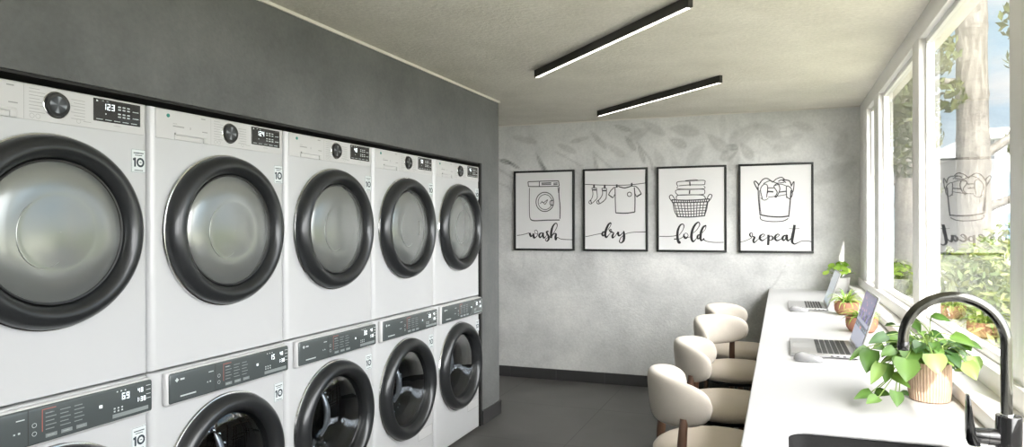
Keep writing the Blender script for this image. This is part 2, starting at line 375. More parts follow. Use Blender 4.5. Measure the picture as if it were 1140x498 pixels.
# mural wall: fine grid that carries the painted leaf shadows as a colour attribute
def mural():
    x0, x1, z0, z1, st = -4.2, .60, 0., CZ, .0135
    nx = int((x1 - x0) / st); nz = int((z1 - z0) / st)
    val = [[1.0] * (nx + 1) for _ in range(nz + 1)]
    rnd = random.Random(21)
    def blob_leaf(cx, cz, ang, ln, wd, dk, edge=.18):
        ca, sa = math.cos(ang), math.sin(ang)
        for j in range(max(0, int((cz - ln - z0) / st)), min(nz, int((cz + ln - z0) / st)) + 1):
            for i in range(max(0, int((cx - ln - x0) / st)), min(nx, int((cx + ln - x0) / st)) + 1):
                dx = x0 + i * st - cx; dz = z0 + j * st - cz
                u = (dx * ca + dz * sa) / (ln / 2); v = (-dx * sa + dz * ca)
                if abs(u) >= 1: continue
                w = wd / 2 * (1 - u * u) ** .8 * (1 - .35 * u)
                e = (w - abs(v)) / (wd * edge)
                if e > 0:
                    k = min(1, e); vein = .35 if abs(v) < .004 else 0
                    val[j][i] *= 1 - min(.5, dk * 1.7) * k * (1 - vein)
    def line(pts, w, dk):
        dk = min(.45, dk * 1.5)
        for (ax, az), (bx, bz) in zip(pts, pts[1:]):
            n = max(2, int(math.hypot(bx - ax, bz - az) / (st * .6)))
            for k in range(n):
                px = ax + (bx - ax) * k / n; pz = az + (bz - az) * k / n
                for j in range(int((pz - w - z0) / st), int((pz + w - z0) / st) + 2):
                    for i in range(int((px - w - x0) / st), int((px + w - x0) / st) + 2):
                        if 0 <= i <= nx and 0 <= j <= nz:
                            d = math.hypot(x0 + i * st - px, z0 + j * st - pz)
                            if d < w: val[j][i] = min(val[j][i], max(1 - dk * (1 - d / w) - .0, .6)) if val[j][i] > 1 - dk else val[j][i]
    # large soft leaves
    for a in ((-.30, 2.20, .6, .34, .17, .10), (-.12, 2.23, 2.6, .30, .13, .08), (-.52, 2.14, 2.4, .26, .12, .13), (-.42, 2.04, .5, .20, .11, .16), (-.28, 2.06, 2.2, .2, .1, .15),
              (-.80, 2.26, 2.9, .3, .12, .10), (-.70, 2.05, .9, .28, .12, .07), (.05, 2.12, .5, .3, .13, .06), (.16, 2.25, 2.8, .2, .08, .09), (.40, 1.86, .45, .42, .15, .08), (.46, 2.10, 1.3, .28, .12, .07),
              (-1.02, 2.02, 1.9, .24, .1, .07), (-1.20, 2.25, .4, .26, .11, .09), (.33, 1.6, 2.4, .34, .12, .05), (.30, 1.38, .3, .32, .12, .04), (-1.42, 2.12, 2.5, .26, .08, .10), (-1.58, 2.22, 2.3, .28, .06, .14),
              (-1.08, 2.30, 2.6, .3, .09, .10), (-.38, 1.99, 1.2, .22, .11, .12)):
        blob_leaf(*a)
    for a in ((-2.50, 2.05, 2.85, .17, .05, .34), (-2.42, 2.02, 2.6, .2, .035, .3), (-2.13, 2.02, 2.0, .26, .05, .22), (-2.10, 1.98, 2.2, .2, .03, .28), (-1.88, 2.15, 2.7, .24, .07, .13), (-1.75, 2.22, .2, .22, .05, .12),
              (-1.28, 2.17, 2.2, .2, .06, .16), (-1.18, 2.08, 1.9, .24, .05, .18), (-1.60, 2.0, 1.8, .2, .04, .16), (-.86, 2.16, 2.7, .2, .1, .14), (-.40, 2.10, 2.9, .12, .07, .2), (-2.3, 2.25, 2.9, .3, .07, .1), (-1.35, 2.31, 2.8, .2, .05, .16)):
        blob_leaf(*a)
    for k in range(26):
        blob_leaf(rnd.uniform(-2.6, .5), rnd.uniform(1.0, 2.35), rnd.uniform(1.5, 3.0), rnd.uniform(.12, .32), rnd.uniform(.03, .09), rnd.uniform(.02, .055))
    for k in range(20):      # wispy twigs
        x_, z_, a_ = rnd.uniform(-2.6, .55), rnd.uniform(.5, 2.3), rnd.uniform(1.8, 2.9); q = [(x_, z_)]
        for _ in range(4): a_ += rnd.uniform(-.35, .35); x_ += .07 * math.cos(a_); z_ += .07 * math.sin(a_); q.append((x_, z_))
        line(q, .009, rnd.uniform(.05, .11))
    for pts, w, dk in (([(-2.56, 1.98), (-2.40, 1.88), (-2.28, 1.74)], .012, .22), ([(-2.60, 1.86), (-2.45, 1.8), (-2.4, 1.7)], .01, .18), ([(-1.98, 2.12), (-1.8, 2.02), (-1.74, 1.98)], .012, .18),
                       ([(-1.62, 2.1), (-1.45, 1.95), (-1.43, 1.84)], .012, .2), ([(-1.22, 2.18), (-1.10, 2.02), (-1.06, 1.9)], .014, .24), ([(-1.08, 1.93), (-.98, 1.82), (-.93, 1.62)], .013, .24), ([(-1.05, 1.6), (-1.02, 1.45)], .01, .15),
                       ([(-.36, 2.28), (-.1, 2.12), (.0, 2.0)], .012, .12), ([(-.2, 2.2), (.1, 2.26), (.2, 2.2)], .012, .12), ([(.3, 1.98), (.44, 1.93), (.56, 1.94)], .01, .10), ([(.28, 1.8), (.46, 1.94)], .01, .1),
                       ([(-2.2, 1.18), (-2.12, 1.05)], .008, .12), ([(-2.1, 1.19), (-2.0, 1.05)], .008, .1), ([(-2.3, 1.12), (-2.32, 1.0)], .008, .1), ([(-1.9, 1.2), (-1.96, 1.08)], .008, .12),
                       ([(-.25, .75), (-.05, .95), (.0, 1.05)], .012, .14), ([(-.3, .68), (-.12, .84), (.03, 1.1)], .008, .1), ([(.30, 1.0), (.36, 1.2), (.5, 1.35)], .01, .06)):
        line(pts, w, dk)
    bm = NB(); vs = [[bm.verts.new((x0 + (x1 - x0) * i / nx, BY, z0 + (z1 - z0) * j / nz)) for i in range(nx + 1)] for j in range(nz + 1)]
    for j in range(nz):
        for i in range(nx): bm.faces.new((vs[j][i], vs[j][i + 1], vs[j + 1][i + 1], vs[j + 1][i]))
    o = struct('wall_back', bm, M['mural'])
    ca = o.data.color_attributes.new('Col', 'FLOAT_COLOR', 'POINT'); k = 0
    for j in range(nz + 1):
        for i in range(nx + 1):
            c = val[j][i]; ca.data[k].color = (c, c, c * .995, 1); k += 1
mural()
b = NB(); box(b, -4.2, .75, BY + .002, BY + .15, 0, CZ); struct('wall_outer_back', b, M['plain_wall'])
# grey wall with the laundry niche
b = NB()
box(b, -2.9, WX, YF, RX0, 0, CZ); box(b, -2.9, WX, RX1, 4.805, 0, CZ); box(b, -2.9, WX, RX0, RX1, RZ, CZ)
struct('wall_left', b, M['grey_plaster'])
b = NB(); box(b, -2.9, -2.86, RX0, RX1, 0, RZ); box(b, -2.9, WX - .004, RX0 - .001, RX0 + .012, 0, RZ); box(b, -2.9, WX + .004, RX1 - .03, RX1, 0, RZ); box(b, -2.9, WX - .004, RX0, RX1, RZ - .01, RZ - .001)
struct('trim_1', b, M['recess'])
b = NB(); box(b, -4.2, -4.1, YF, BY, 0, CZ); box(b, -4.1, -2.9, YF, 4.0, 0, CZ); struct('wall_far_left', b, M['plain_wall'])
b = NB(); box(b, -4.2, .7, YF - .1, YF, 0, CZ); struct('wall_front', b, M['plain_wall'])
b = NB(); box(b, WX, WX + .009, YF, 4.814, 2.383, CZ); box(b, -2.9, WX + .009, 4.805, 4.814, 2.383, CZ); struct('trim_2', b, M['trim'])
b = NB(); box(b, -4.1, .6, BY - .009, BY, 2.389, CZ); struct('trim_3', b, M['trim'])
b = NB(); box(b, WX, WX + .012, 4.484, 4.817, 0, .1); box(b, -2.9, WX + .012, 4.805, 4.817, 0, .1); struct('baseboard_left', b, M['dark_base'])
b = NB()
xs = [-4.1, -3.36, -2.9, -2.436, -1.976, -1.513, -1.05, -.59, -.13, .60]
for u, v in zip(xs, xs[1:]): box(b, u + .001, v - .001, BY - .013, BY, 0, .1)
struct('baseboard_back', b, M['dark_base'])

# window wall: lower wall, head, corner, mullions
MU = [(5.546, BY), (4.908, 5.135), (3.533, 3.692), (2.07, 2.217), (.60, .755), (-.87, -.715), (YF, -2.05)]
b = NB(); box(b, .60, .70, YF, BY, 0, .953); struct('wall_right', b, M['plain_wall'])
b = NB()
box(b, .585, .665, YF, BY, .953, 1.018, .004)             # bottom rail
box(b, .60, .665, YF, BY, 2.300, CZ, .003)               # head
for a, c in MU: box(b, .599, .665, a, c, 1.0, 2.31, .003)
for (a0, a1), (c0, c1) in zip(MU, MU[1:]):               # slim sashes round every pane
    y0, y1 = c1, a0
    box(b, .628, .660, y0, y0 + .018, 1.018, 2.30, .002); box(b, .628, .660, y1 - .018, y1, 1.018, 2.30, .002)
    box(b, .628, .660, y0 + .018, y1 - .018, 1.018, 1.045, .002); box(b, .628, .660, y0 + .018, y1 - .018, 2.275, 2.30, .002)
struct('window_1', b, M['frame_white'], smooth=True)
b = NB()
for (a0, a1), (c0, c1) in zip(MU, MU[1:]):
    b.faces.new([b.verts.new(p) for p in ((.6425, c1 + .02, 1.03), (.6425, a0 - .02, 1.03), (.6425, a0 - .02, 2.29), (.6425, c1 + .02, 2.29))])
struct('window_2', b, M['window_glass'])
b = NB(); box(b, .667, .785, YF, BY + .1, 2.375, CZ - .001, 0); struct('trim_4', b, M['ceiling'])
b = NB(); box(b, .505, .599, YF, BY, .9092, .953, .005); tag(obj('window_ledge', b, M['ledge']), 'long white ledge between counter and window frame', 'ledge')

# ------------------------------------------------------------------ countertop with sink cutout
def counter():
    x0, x1, y0, y1, zt, th = -.0945, .598, .2, BY - .002, .909, .011
    sx0, sx1, sy0, sy1, r = .016, .405, 1.36, 1.905, .05
    bm = NB()
    loop = []
    for cx, cy, a0 in ((sx1 - r, sy1 - r, 0), (sx0 + r, sy1 - r, 90), (sx0 + r, sy0 + r, 180), (sx1 - r, sy0 + r, 270)):
        for k in range(7): a = R(a0 + 15 * k); loop.append((cx + r * math.cos(a), cy + r * math.sin(a)))
    def ring(z, sc=0):
        return [bm.verts.new((x - (x - .21) * sc, y - (y - 1.63) * sc, z)) for x, y in loop]
    outer = [bm.verts.new(p) for p in ((x1, y1, zt), (x0, y1, zt), (x0, y0, zt), (x1, y0, zt))]
    top = ring(zt)
    n = len(top)
    for q in range(4):
        for k in range(6): bm.faces.new((outer[q], top[q * 7 + k], top[q * 7 + k + 1]))
        bm.faces.new((outer[q], top[q * 7 + 6], top[(q * 7 + 7) % n], outer[(q + 1) % 4]))
    low = ring(zt - th)
    for i in range(n): bm.faces.new((top[i], top[(i + 1) % n], low[(i + 1) % n], low[i]))
    lo = [bm.verts.new((v.co.x, v.co.y, zt - th)) for v in outer]
    for q in range(4): bm.faces.new((outer[q], outer[(q + 1) % 4], lo[(q + 1) % 4], lo[q]))
    for q in range(4):
        for k in range(6): bm.faces.new((lo[q], low[q * 7 + k], low[q * 7 + k + 1]))
        bm.faces.new((lo[q], low[q * 7 + 6], low[(q * 7 + 7) % n], lo[(q + 1) % 4]))
    o = obj('countertop', bm, M['counter'], smooth=False)
    md = o.modifiers.new('soft_edge', 'BEVEL'); md.width = .004; md.segments = 2; md.limit_method = 'ANGLE'; md.angle_limit = R(60)
    tag(o, 'long white solid worktop running under the windows', 'counter')
    # sink basin
    s = thing('sink', 'black granite undermount sink sunk into the white counter', 'sink', (.21, 1.63, .68))
    bm = NB(); d = Vector((.21, 1.63, .68))
    def rr(z, g):
        out = []
        for x, y in loop:
            out.append(bm.verts.new(Vector((x + math.copysign(g, x - .21), y + math.copysign(g, y - 1.63), z)) - d))
        return out
    rs = [rr(zt - th - .001, .028), rr(zt - th - .001, .004), rr(zt - .19, .0), rr(zt - .205, -.02), rr(zt - .207, -.10)]
    for a, c in zip(rs, rs[1:]):
        for i in range(n): bm.faces.new((a[i], a[(i + 1) % n], c[(i + 1) % n], c[i]))
    bm.faces.new(rs[-1]); obj('basin', bm, M['sink'], s)
    bm = NB(); lathe(bm, [(.0, .025), (.03, .025), (.04, .023), (.042, .021)], (0, 0, 0), 'Z', 24); obj('drain', bm, M['chrome'], s)
counter()
b = NB(); box(b, .42, .598, .25, BY - .02, 0, .70); struct('trim_5', b, M['plain_wall'])
# ------------------------------------------------------------------ laundry machines (local: front face x=0, y centre 0, z from its base)
W = .662
def cabinet_mesh(H, hole_c, hole_r, depth=.72):
    """enamel cabinet shell with a round opening in its front"""
    bm = NB(); hw = W / 2; zc = hole_c
    angs = sorted(set([2 * PI * i / 72 for i in range(72)] + [math.atan2(s * (H if t else 0) - s * 0 + (0), 1) * 0 for s in (1,) for t in (1,)]))
    corner = [math.atan2(z - zc, y) % (2 * PI) for y, z in ((hw, H), (-hw, H), (-hw, 0), (hw, 0))]
    angs = sorted(set(angs) | set(corner))
    def border(a):
        c, s = math.cos(a), math.sin(a)
        ts = []
        if abs(c) > 1e-9: ts.append((hw if c > 0 else -hw) / c)
        if abs(s) > 1e-9: ts.append(((H - zc) if s > 0 else -zc) / s)
        t = min(x for x in ts if x > 0)
        return c * t, zc + s * t
    bd = [border(a) for a in angs]
    def rect_ring(x, iy, iz):
        return [bm.verts.new((x, y / hw * (hw - iy), H / 2 + (z - H / 2) / (H / 2) * (H / 2 - iz))) for y, z in bd]
    rings = [[bm.verts.new((-.06, hole_r * math.cos(a), zc + hole_r * math.sin(a))) for a in angs],
             [bm.verts.new((0, hole_r * math.cos(a), zc + hole_r * math.sin(a))) for a in angs],
             rect_ring(0, .024, .005), rect_ring(-.0015, .016, .003), rect_ring(-.006, .008, .001), rect_ring(-.013, .002, 0), rect_ring(-.024, 0, 0), rect_ring(-depth, 0, 0)]
    n = len(angs)
    for a, c in zip(rings, rings[1:]):
        for i in range(n): bm.faces.new((a[i], a[(i + 1) % n], c[(i + 1) % n], c[i]))
    bm.faces.new(rings[-1])
    return bm
def front(x): return lambda dy, dz: (lambda u, v: Vector((x, dy + u, dz + v)))
def door_ring(t, zc, y=0.):
    bm = NB()
    lathe(bm, [(.278, .0), (.289, .001), (.2905, .006), (.288, .011), (.280, .013)], (0, y, zc), 'X', 96)
    obj('door_trim', bm, M['chrome'], t)
    bm = NB()
    lathe(bm, [(.277, .004), (.2835, .010), (.2845, .020), (.281, .033), (.273, .046), (.262, .055), (.249, .060), (.238, .058), (.228, .051), (.2205, .040), (.2165, .030), (.214, .018), (.2125, .0)], (0, y, zc), 'X', 96)
    obj('door_ring', bm, M['ring'], t)
def sticker(t, y0, y1, z0, z1):
    bm = NB(); box(bm, 0, .0012, y0, y1, z0, z1); s = obj('sticker', bm, M['sticker'], t, smooth=False); s['label'] = 'white sticker printed with the number 10'
    bm = NB(); to = front(.0018)((y0 + y1) / 2, (z0 + z1) / 2); w = (y1 - y0) / 2; h = (z1 - z0) / 2
    for (a, b_, c, d) in ((-w + .001, w - .001, h - .002, h - .001), (-w + .001, w - .001, -h + .001, -h + .002), (-w + .001, -w + .002, -h + .001, h - .001), (w - .002, w - .001, -h + .001, h - .001)):
        rect(bm, a, b_, c, d, to)
    rect(bm, -w * .7, w * .7, h * .62, h * .70, to); rect(bm, -w * .5, w * .5, h * .44, h * .5, to); rect(bm, -w * .6, w * .6, -h * .84, -h * .78, to)
    # numeral 1 and a ring shaped 0
    rect(bm, -w * .62, -w * .38, -h * .52, h * .26, to); rect(bm, -w * .78, -w * .62, h * .02, h * .2, to)
    zero = [(w * .25 + w * .42 * math.cos(2 * PI * k / 28), -h * .13 + h * .32 * math.sin(2 * PI * k / 28), w * .24) for k in range(29)]
    ribbon2(bm, zero, to)
    rect(bm, w * .1, w * .4, -h * .16, -h * .1, to)
    obj('printing', bm, M['dark_print'], s, smooth=False)
def dryer(i, yc, digits, label):
    t = thing('tumble_dryer', label, 'dryer', (-2.018, yc, .951), 0, 'white front-loading dryers in the upper row')
    H = .908; zc = .481
    obj('cabinet', cabinet_mesh(H, zc, .275), M['cabinet'], t)
    # fascia
    bm = NB(); box(bm, -.001, .003, -.312, .312, .802, H - .006, .0012, 1); f = obj('control_panel', bm, M['fascia'], t)
    bm = NB(); to = front(.0036)(0, 0)
    rect(bm, -.0745, -.0735, .804, H - .008, to)
    for k in range(8): rect(bm, -.060, -.060 + (.045 if k % 3 else .03), .892 - k * .0095, .8935 - k * .0095, to)
    for k in range(7): rect(bm, .062 + (.008 if k % 2 else 0), .105, .880 - k * .0095, .8815 - k * .0095, to)
    rect(bm, -.10 - .02, -.10, .890, .894, to)
    rect(bm, -.245, -.10, .8465, .848, to) if False else None
    rect(bm, -.243, -.225, .858, .8595, to); rect(bm, -.243, -.195, .848, .852, to); rect(bm, -.115, -.09, .8425, .846, to); rect(bm, .10, .125, .8185, .820, to); rect(bm, .2, .225, .819, .8205, to)
    for cy, cz in ((-.052, .815), (-.035, .815), (.085, .818)):
        ribbon2(bm, [(cy + .0065 * math.cos(2 * PI * k / 14), cz + .0065 * math.sin(2 * PI * k / 14), .001) for k in range(15)], to)
    seg7(bm, '8', -.17, .845, .009, to)
    obj('panel_printing', bm, M['grey_print'], f, smooth=False)
    bm = NB(); lathe(bm, [(.0, .0044), (.0065, .0044), (.0068, .003)], (0, -.262, .884), 'X', 16); obj('emblem', bm, M['teal'], f)
    # drawer handle slot
    bm = NB(); box(bm, .0025, .012, -.238, -.096, .819, .828, .003); box(bm, .0025, .006, -.238, -.096, .803, .819, .0015); box(bm, .0025, .011, -.115, -.094, .802, .829, .004)
    obj('drawer_handle', bm, M['fascia'], t)
    # dial
    bm = NB(); lathe(bm, [(.039, .003), (.0395, .005), (.0375, .006), (.036, .005)], (0, .018, .856), 'X', 40); obj('dial_bezel', bm, M['chrome'], t)
    bm = NB(); lathe(bm, [(.0350, .003), (.0350, .011), (.034, .0135), (.029, .014), (.0245, .0125)], (0, .018, .856), 'X', 40); d = obj('dial', bm, M['dark_plastic'], t)
    bm = NB(); n = 48; c = bm.verts.new((.0124, .018, .856)); rg = [bm.verts.new((.0126, .018 + .0250 * math.cos(2 * PI * k / n), .856 + .0250 * math.sin(2 * PI * k / n))) for k in range(n)]
    for k in range(n): bm.faces.new((c, rg[k], rg[(k + 1) % n]))
    o = obj('dial_face', bm, M['dial_face'], d, smooth=False)
    def dc(co):
        a = math.atan2(co.z - .856, co.y - .018); v = .05 + .40 * max(0, math.cos(4 * a + .6)) ** 2; return (v * .95, v, v * 1.08)  # star-shaped metal sheen painted as pale and dark wedges
    paint(o, dc)
    # display
    bm = NB(); box(bm, .002, .005, .132, .296, .828, .899, .0012, 1); dp = obj('display', bm, M['display'], t)
    bm = NB(); to = front(.0056)(0, 0); seg7(bm, digits, .163, .866, .020, to); obj('digits', bm, M['lit'], dp, smooth=False)
    bm = NB()
    for r_ in range(2):
        for c_ in range(3): rect(bm, .214 + c_ * .016, .224 + c_ * .016, .880 - r_ * .009, .884 - r_ * .009, to)
        for c_ in range(3): rect(bm, .214 + c_ * .016, .224 + c_ * .016, .857 - r_ * .009, .861 - r_ * .009, to)
        rect(bm, .266, .288, .872 - r_ * .022, .8745 - r_ * .022, to)
    for c_ in range(5): rect(bm, .140 + c_ * .030, .162 + c_ * .030, .8335, .8355, to)
    rect(bm, .140, .146, .889, .894, to); rect(bm, .16, .166, .892, .894, to); rect(bm, .175, .183, .892, .8935, to); rect(bm, .17, .174, .851, .855, to)
    obj('icons', bm, M['print'], dp, smooth=False)
    sticker(t, .264, .318, .676, .754)
    door_ring(t, zc)
    bm = NB(); lathe(bm, [(.2135, .010), (.213, .020), (.205, .026), (.18, .033), (.15, .0385), (.118, .0415), (.112, .0412), (.104, .0412), (.08, .0435), (.04, .0455), (.0005, .0462)], (0, 0, zc), 'X', 96)
    obj('door_glass', bm, M['dryer_glass'], t)
    bm = NB(); tube(bm, [(.0425, -.045 + .075 * math.cos(a), zc - .005 + .098 * math.sin(a)) for a in [R(120 + 190 * k / 30) for k in range(31)]], [.0003 + .0009 * math.sin(PI * k / 30) for k in range(31)], 6)
    obj('glass_contour', bm, M['ridge'], t)
    bm = NB(); lathe(bm, [(.2145, .024), (.211, .030), (.206, .029), (.204, .024)], (0, 0, zc), 'X', 96); obj('glass_rim', bm, M['gasket'], t)
    return t
def washer(i, yc, digits, label):
    t = thing('washing_machine', label, 'washing machine', (-2.018, yc, 0.0), 0, 'white front-loading washers in the lower row')
    zb = .022; H = .923; zc = .516
    bm = cabinet_mesh(H, zc - zb, .275)
    for v in bm.verts: v.co.z += zb
    obj('cabinet', bm, M['cabinet'], t)
    for y in (-.27, .27):
        for x in (-.08, -.64): bm = NB(); lathe(bm, [(.02, 0), (.022, .006), (.018, .022)], (x, y, 0), 'Z', 16, cap0=True, cap1=True); obj('foot', bm, M['dark_plastic'], t)
    bm = NB(); box(bm, -.002, .024, -.292, .320, .822, .940, .010, 3); obj('panel_housing', bm, M['fascia'], t)
    bm = NB(); box(bm, .010, .030, -.283, .3185, .829, .935, .008, 3); p = obj('control_panel', bm, M['panel'], t)
    bm = NB(); box(bm, .0295, .0306, -.083, -.081, .832, .932); obj('panel_seam', bm, M['seam'], p, smooth=False)
    to = front(.0310)(0, 0)
    bm = NB()
    for c_ in range(3):
        for r_ in range(5): rect(bm, -.035 + c_ * .042, -.010 + c_ * .042 + (.006 if (r_ + c_) % 2 else 0), .911 - r_ * .0115, .9135 - r_ * .0115, to)
        rect(bm, -.035 + c_ * .045, -.002 + c_ * .045, .842, .853, to)
    rect(bm, .172, .300, .8405, .853, to)
    obj('soft_keys', bm, M['print_dim'], p, smooth=False)
    bm = NB(); rect(bm, -.045, -.043, .862, .925, to); rect(bm, -.045, -.005, .9235, .9255, to); obj('red_line', bm, M['print_red'], p, smooth=False)
    bm = NB(); seg7(bm, digits, .205, .893, .021, to); seg7(bm, '48', .262, .902, .015, to); seg7(bm, '1:38', .256, .872, .015, to); rect(bm, .128, .138, .884, .893, to)
    obj('digits', bm, M['lit'], p, smooth=False)
    bm = NB()
    for r_ in range(2):
        for c_ in range(3): rect(bm, .176 + c_ * .013, .182 + c_ * .013, .868 - r_ * .009, .873 - r_ * .009, to)
    for c_ in range(3): rect(bm, .186 + c_ * .014, .191 + c_ * .014, .920, .924, to)
    for r_ in range(4): rect(bm, .292, .309, .918 - r_ * .014, .920 - r_ * .014, to)
    for c_ in range(3): rect(bm, -.030 + c_ * .045, -.010 + c_ * .045, .8465, .8485, to)
    rect(bm, -.035, -.015, .911, .914, to)
    for cz in (.886, .862): ribbon2(bm, [(-.066 + .006 * math.cos(2 * PI * k / 14), cz + .006 * math.sin(2 * PI * k / 14), .0014) for k in range(15)], to)
    rect(bm, -.115, -.092, .908, .911, to); rect(bm, -.24, -.172, .848, .853, to); rect(bm, -.110, -.104, .872, .877, to); rect(bm, -.122, -.117, .872, .876, to)
    # diamond shaped emblem with a short wordmark bar
    bm2 = bm; bm2.faces.new([bm2.verts.new(to(u, v)) for u, v in ((-.262, .910), (-.254, .902), (-.246, .910), (-.254, .918))]); rect(bm, -.240, -.222, .907, .913, to)
    obj('panel_printing', bm, M['print'], p, smooth=False)
    sticker(t, .262, .318, .700, .780)
    door_ring(t, zc)
    bm = NB(); lathe(bm, [(.2135, .012), (.2125, .0), (.205, -.03), (.178, -.05), (.165, -.055), (.163, -.10)], (0, 0, zc), 'X', 72); obj('gasket', bm, M['gasket'], t)
    # drum with lifters
    bm = NB(); lathe(bm, [(.163, -.10), (.24, -.11), (.24, -.40), (.20, -.42), (.0005, -.425)], (0, 0, zc), 'X', 48); dr = obj('drum', bm, M['drum'], t)
    bm = NB()
    for k in range(3):
        a = R(90 + 120 * k + 23 * i); c = Vector((-.26, .215 * math.cos(a), zc + .215 * math.sin(a))); rad = Vector((0, math.cos(a), math.sin(a))); tg = Vector((0, -math.sin(a), math.cos(a)))
        obox(bm, c, (.13, 0, 0), tg * .022, rad * .03, .012, 2)
    obj('lifter', bm, M['drum'], dr)
    # moulded glass bowl reaching into the drum, seen through the clear front pane
    bm = NB(); lathe(bm, [(.205, .004), (.196, -.012), (.175, -.030), (.150, -.075), (.128, -.115), (.10, -.132), (.05, -.14), (.0005, -.142)], (0, -.0, zc), 'X', 72)
    obj('glass_bowl', bm, M['bowl_glass'], t)
    bm = NB(); ell = [(-.092, .008 + .082 * math.cos(2 * PI * k / 48), zc - .01 + .135 * math.sin(2 * PI * k / 48)) for k in range(38)]
    tube(bm, ell, .003, 8); rng = random.Random(40 + i)
    for k in range(9):  # small chrome beads set along the lip to imitate glints
        a = rng.uniform(-2.6, -.4) if k % 2 else rng.uniform(.2, 2.2); q = Vector((-.088, .008 + .085 * math.cos(a), zc - .01 + .138 * math.sin(a)))
        lathe(bm, [(.0005, -.004), (.007, -.001), (.008, .002), (.0005, .006)], q, 'X', 8)
    obj('chrome_lip_and_glints', bm, M['chrome'], t)
    bm = NB(); pts = [(-.110, .052, zc + .11), (-.095, .062, zc + .06), (-.088, .066, zc + .0), (-.092, .060, zc - .05), (-.105, .040, zc - .10)]  # bright metal tube added to imitate the light streak on the bowl
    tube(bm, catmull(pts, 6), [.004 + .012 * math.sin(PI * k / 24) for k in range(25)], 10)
    obj('added_highlight_streak', bm, M['alu'], t)
    bm = NB(); lathe(bm, [(.2135, .016), (.20, .022), (.15, .030), (.08, .036), (.0005, .038)], (0, 0, zc), 'X', 72); obj('door_glass', bm, M['washer_glass'], t)
    bm = NB(); a, c = .11, .30
    box(bm, -.0005, .0012, .13, .30, .17, .235, .0008, 1); h = obj('service_hatch', bm, M['fascia'], t)
    bm = NB(); to = front(.0016)(0, 0)
    rect(bm, .131, .299, .2322, .2345, to); rect(bm, .131, .299, .1705, .1728, to); rect(bm, .131, .1328, .171, .234, to); rect(bm, .2972, .299, .171, .234, to)
    obj('hatch_seam', bm, M['grey_print'], h, smooth=False)
    return t
M['bowl_glass'] = glass_mat('bowl_glass', (.25, .27, .31), 1.1)
DL = ['white dryer leftmost in the top row, display reading 123, partly out of view', 'white dryer second from the left in the top row, display reading 124',
      'white dryer in the middle of the five in the top row', 'white dryer fourth from the left in the top row, beside the end one', 'white dryer at the right end of the top row, beside the grey wall']
WL = ['white washer leftmost in the bottom row, panel showing 69, partly out of view', 'white washer second from the left in the bottom row, panel showing 15',
      'white washer in the middle of the five in the bottom row', 'white washer fourth from the left in the bottom row, beside the end one', 'white washer at the right end of the bottom row, beside the grey wall']
for i in range(5):
    yc = 1.391 + .6683 * i
    dryer(i, yc, ['123', '124', '48', '50', '46'][i], DL[i])
    washer(i, yc, ['69', '15', '30', '28', '30'][i], WL[i])

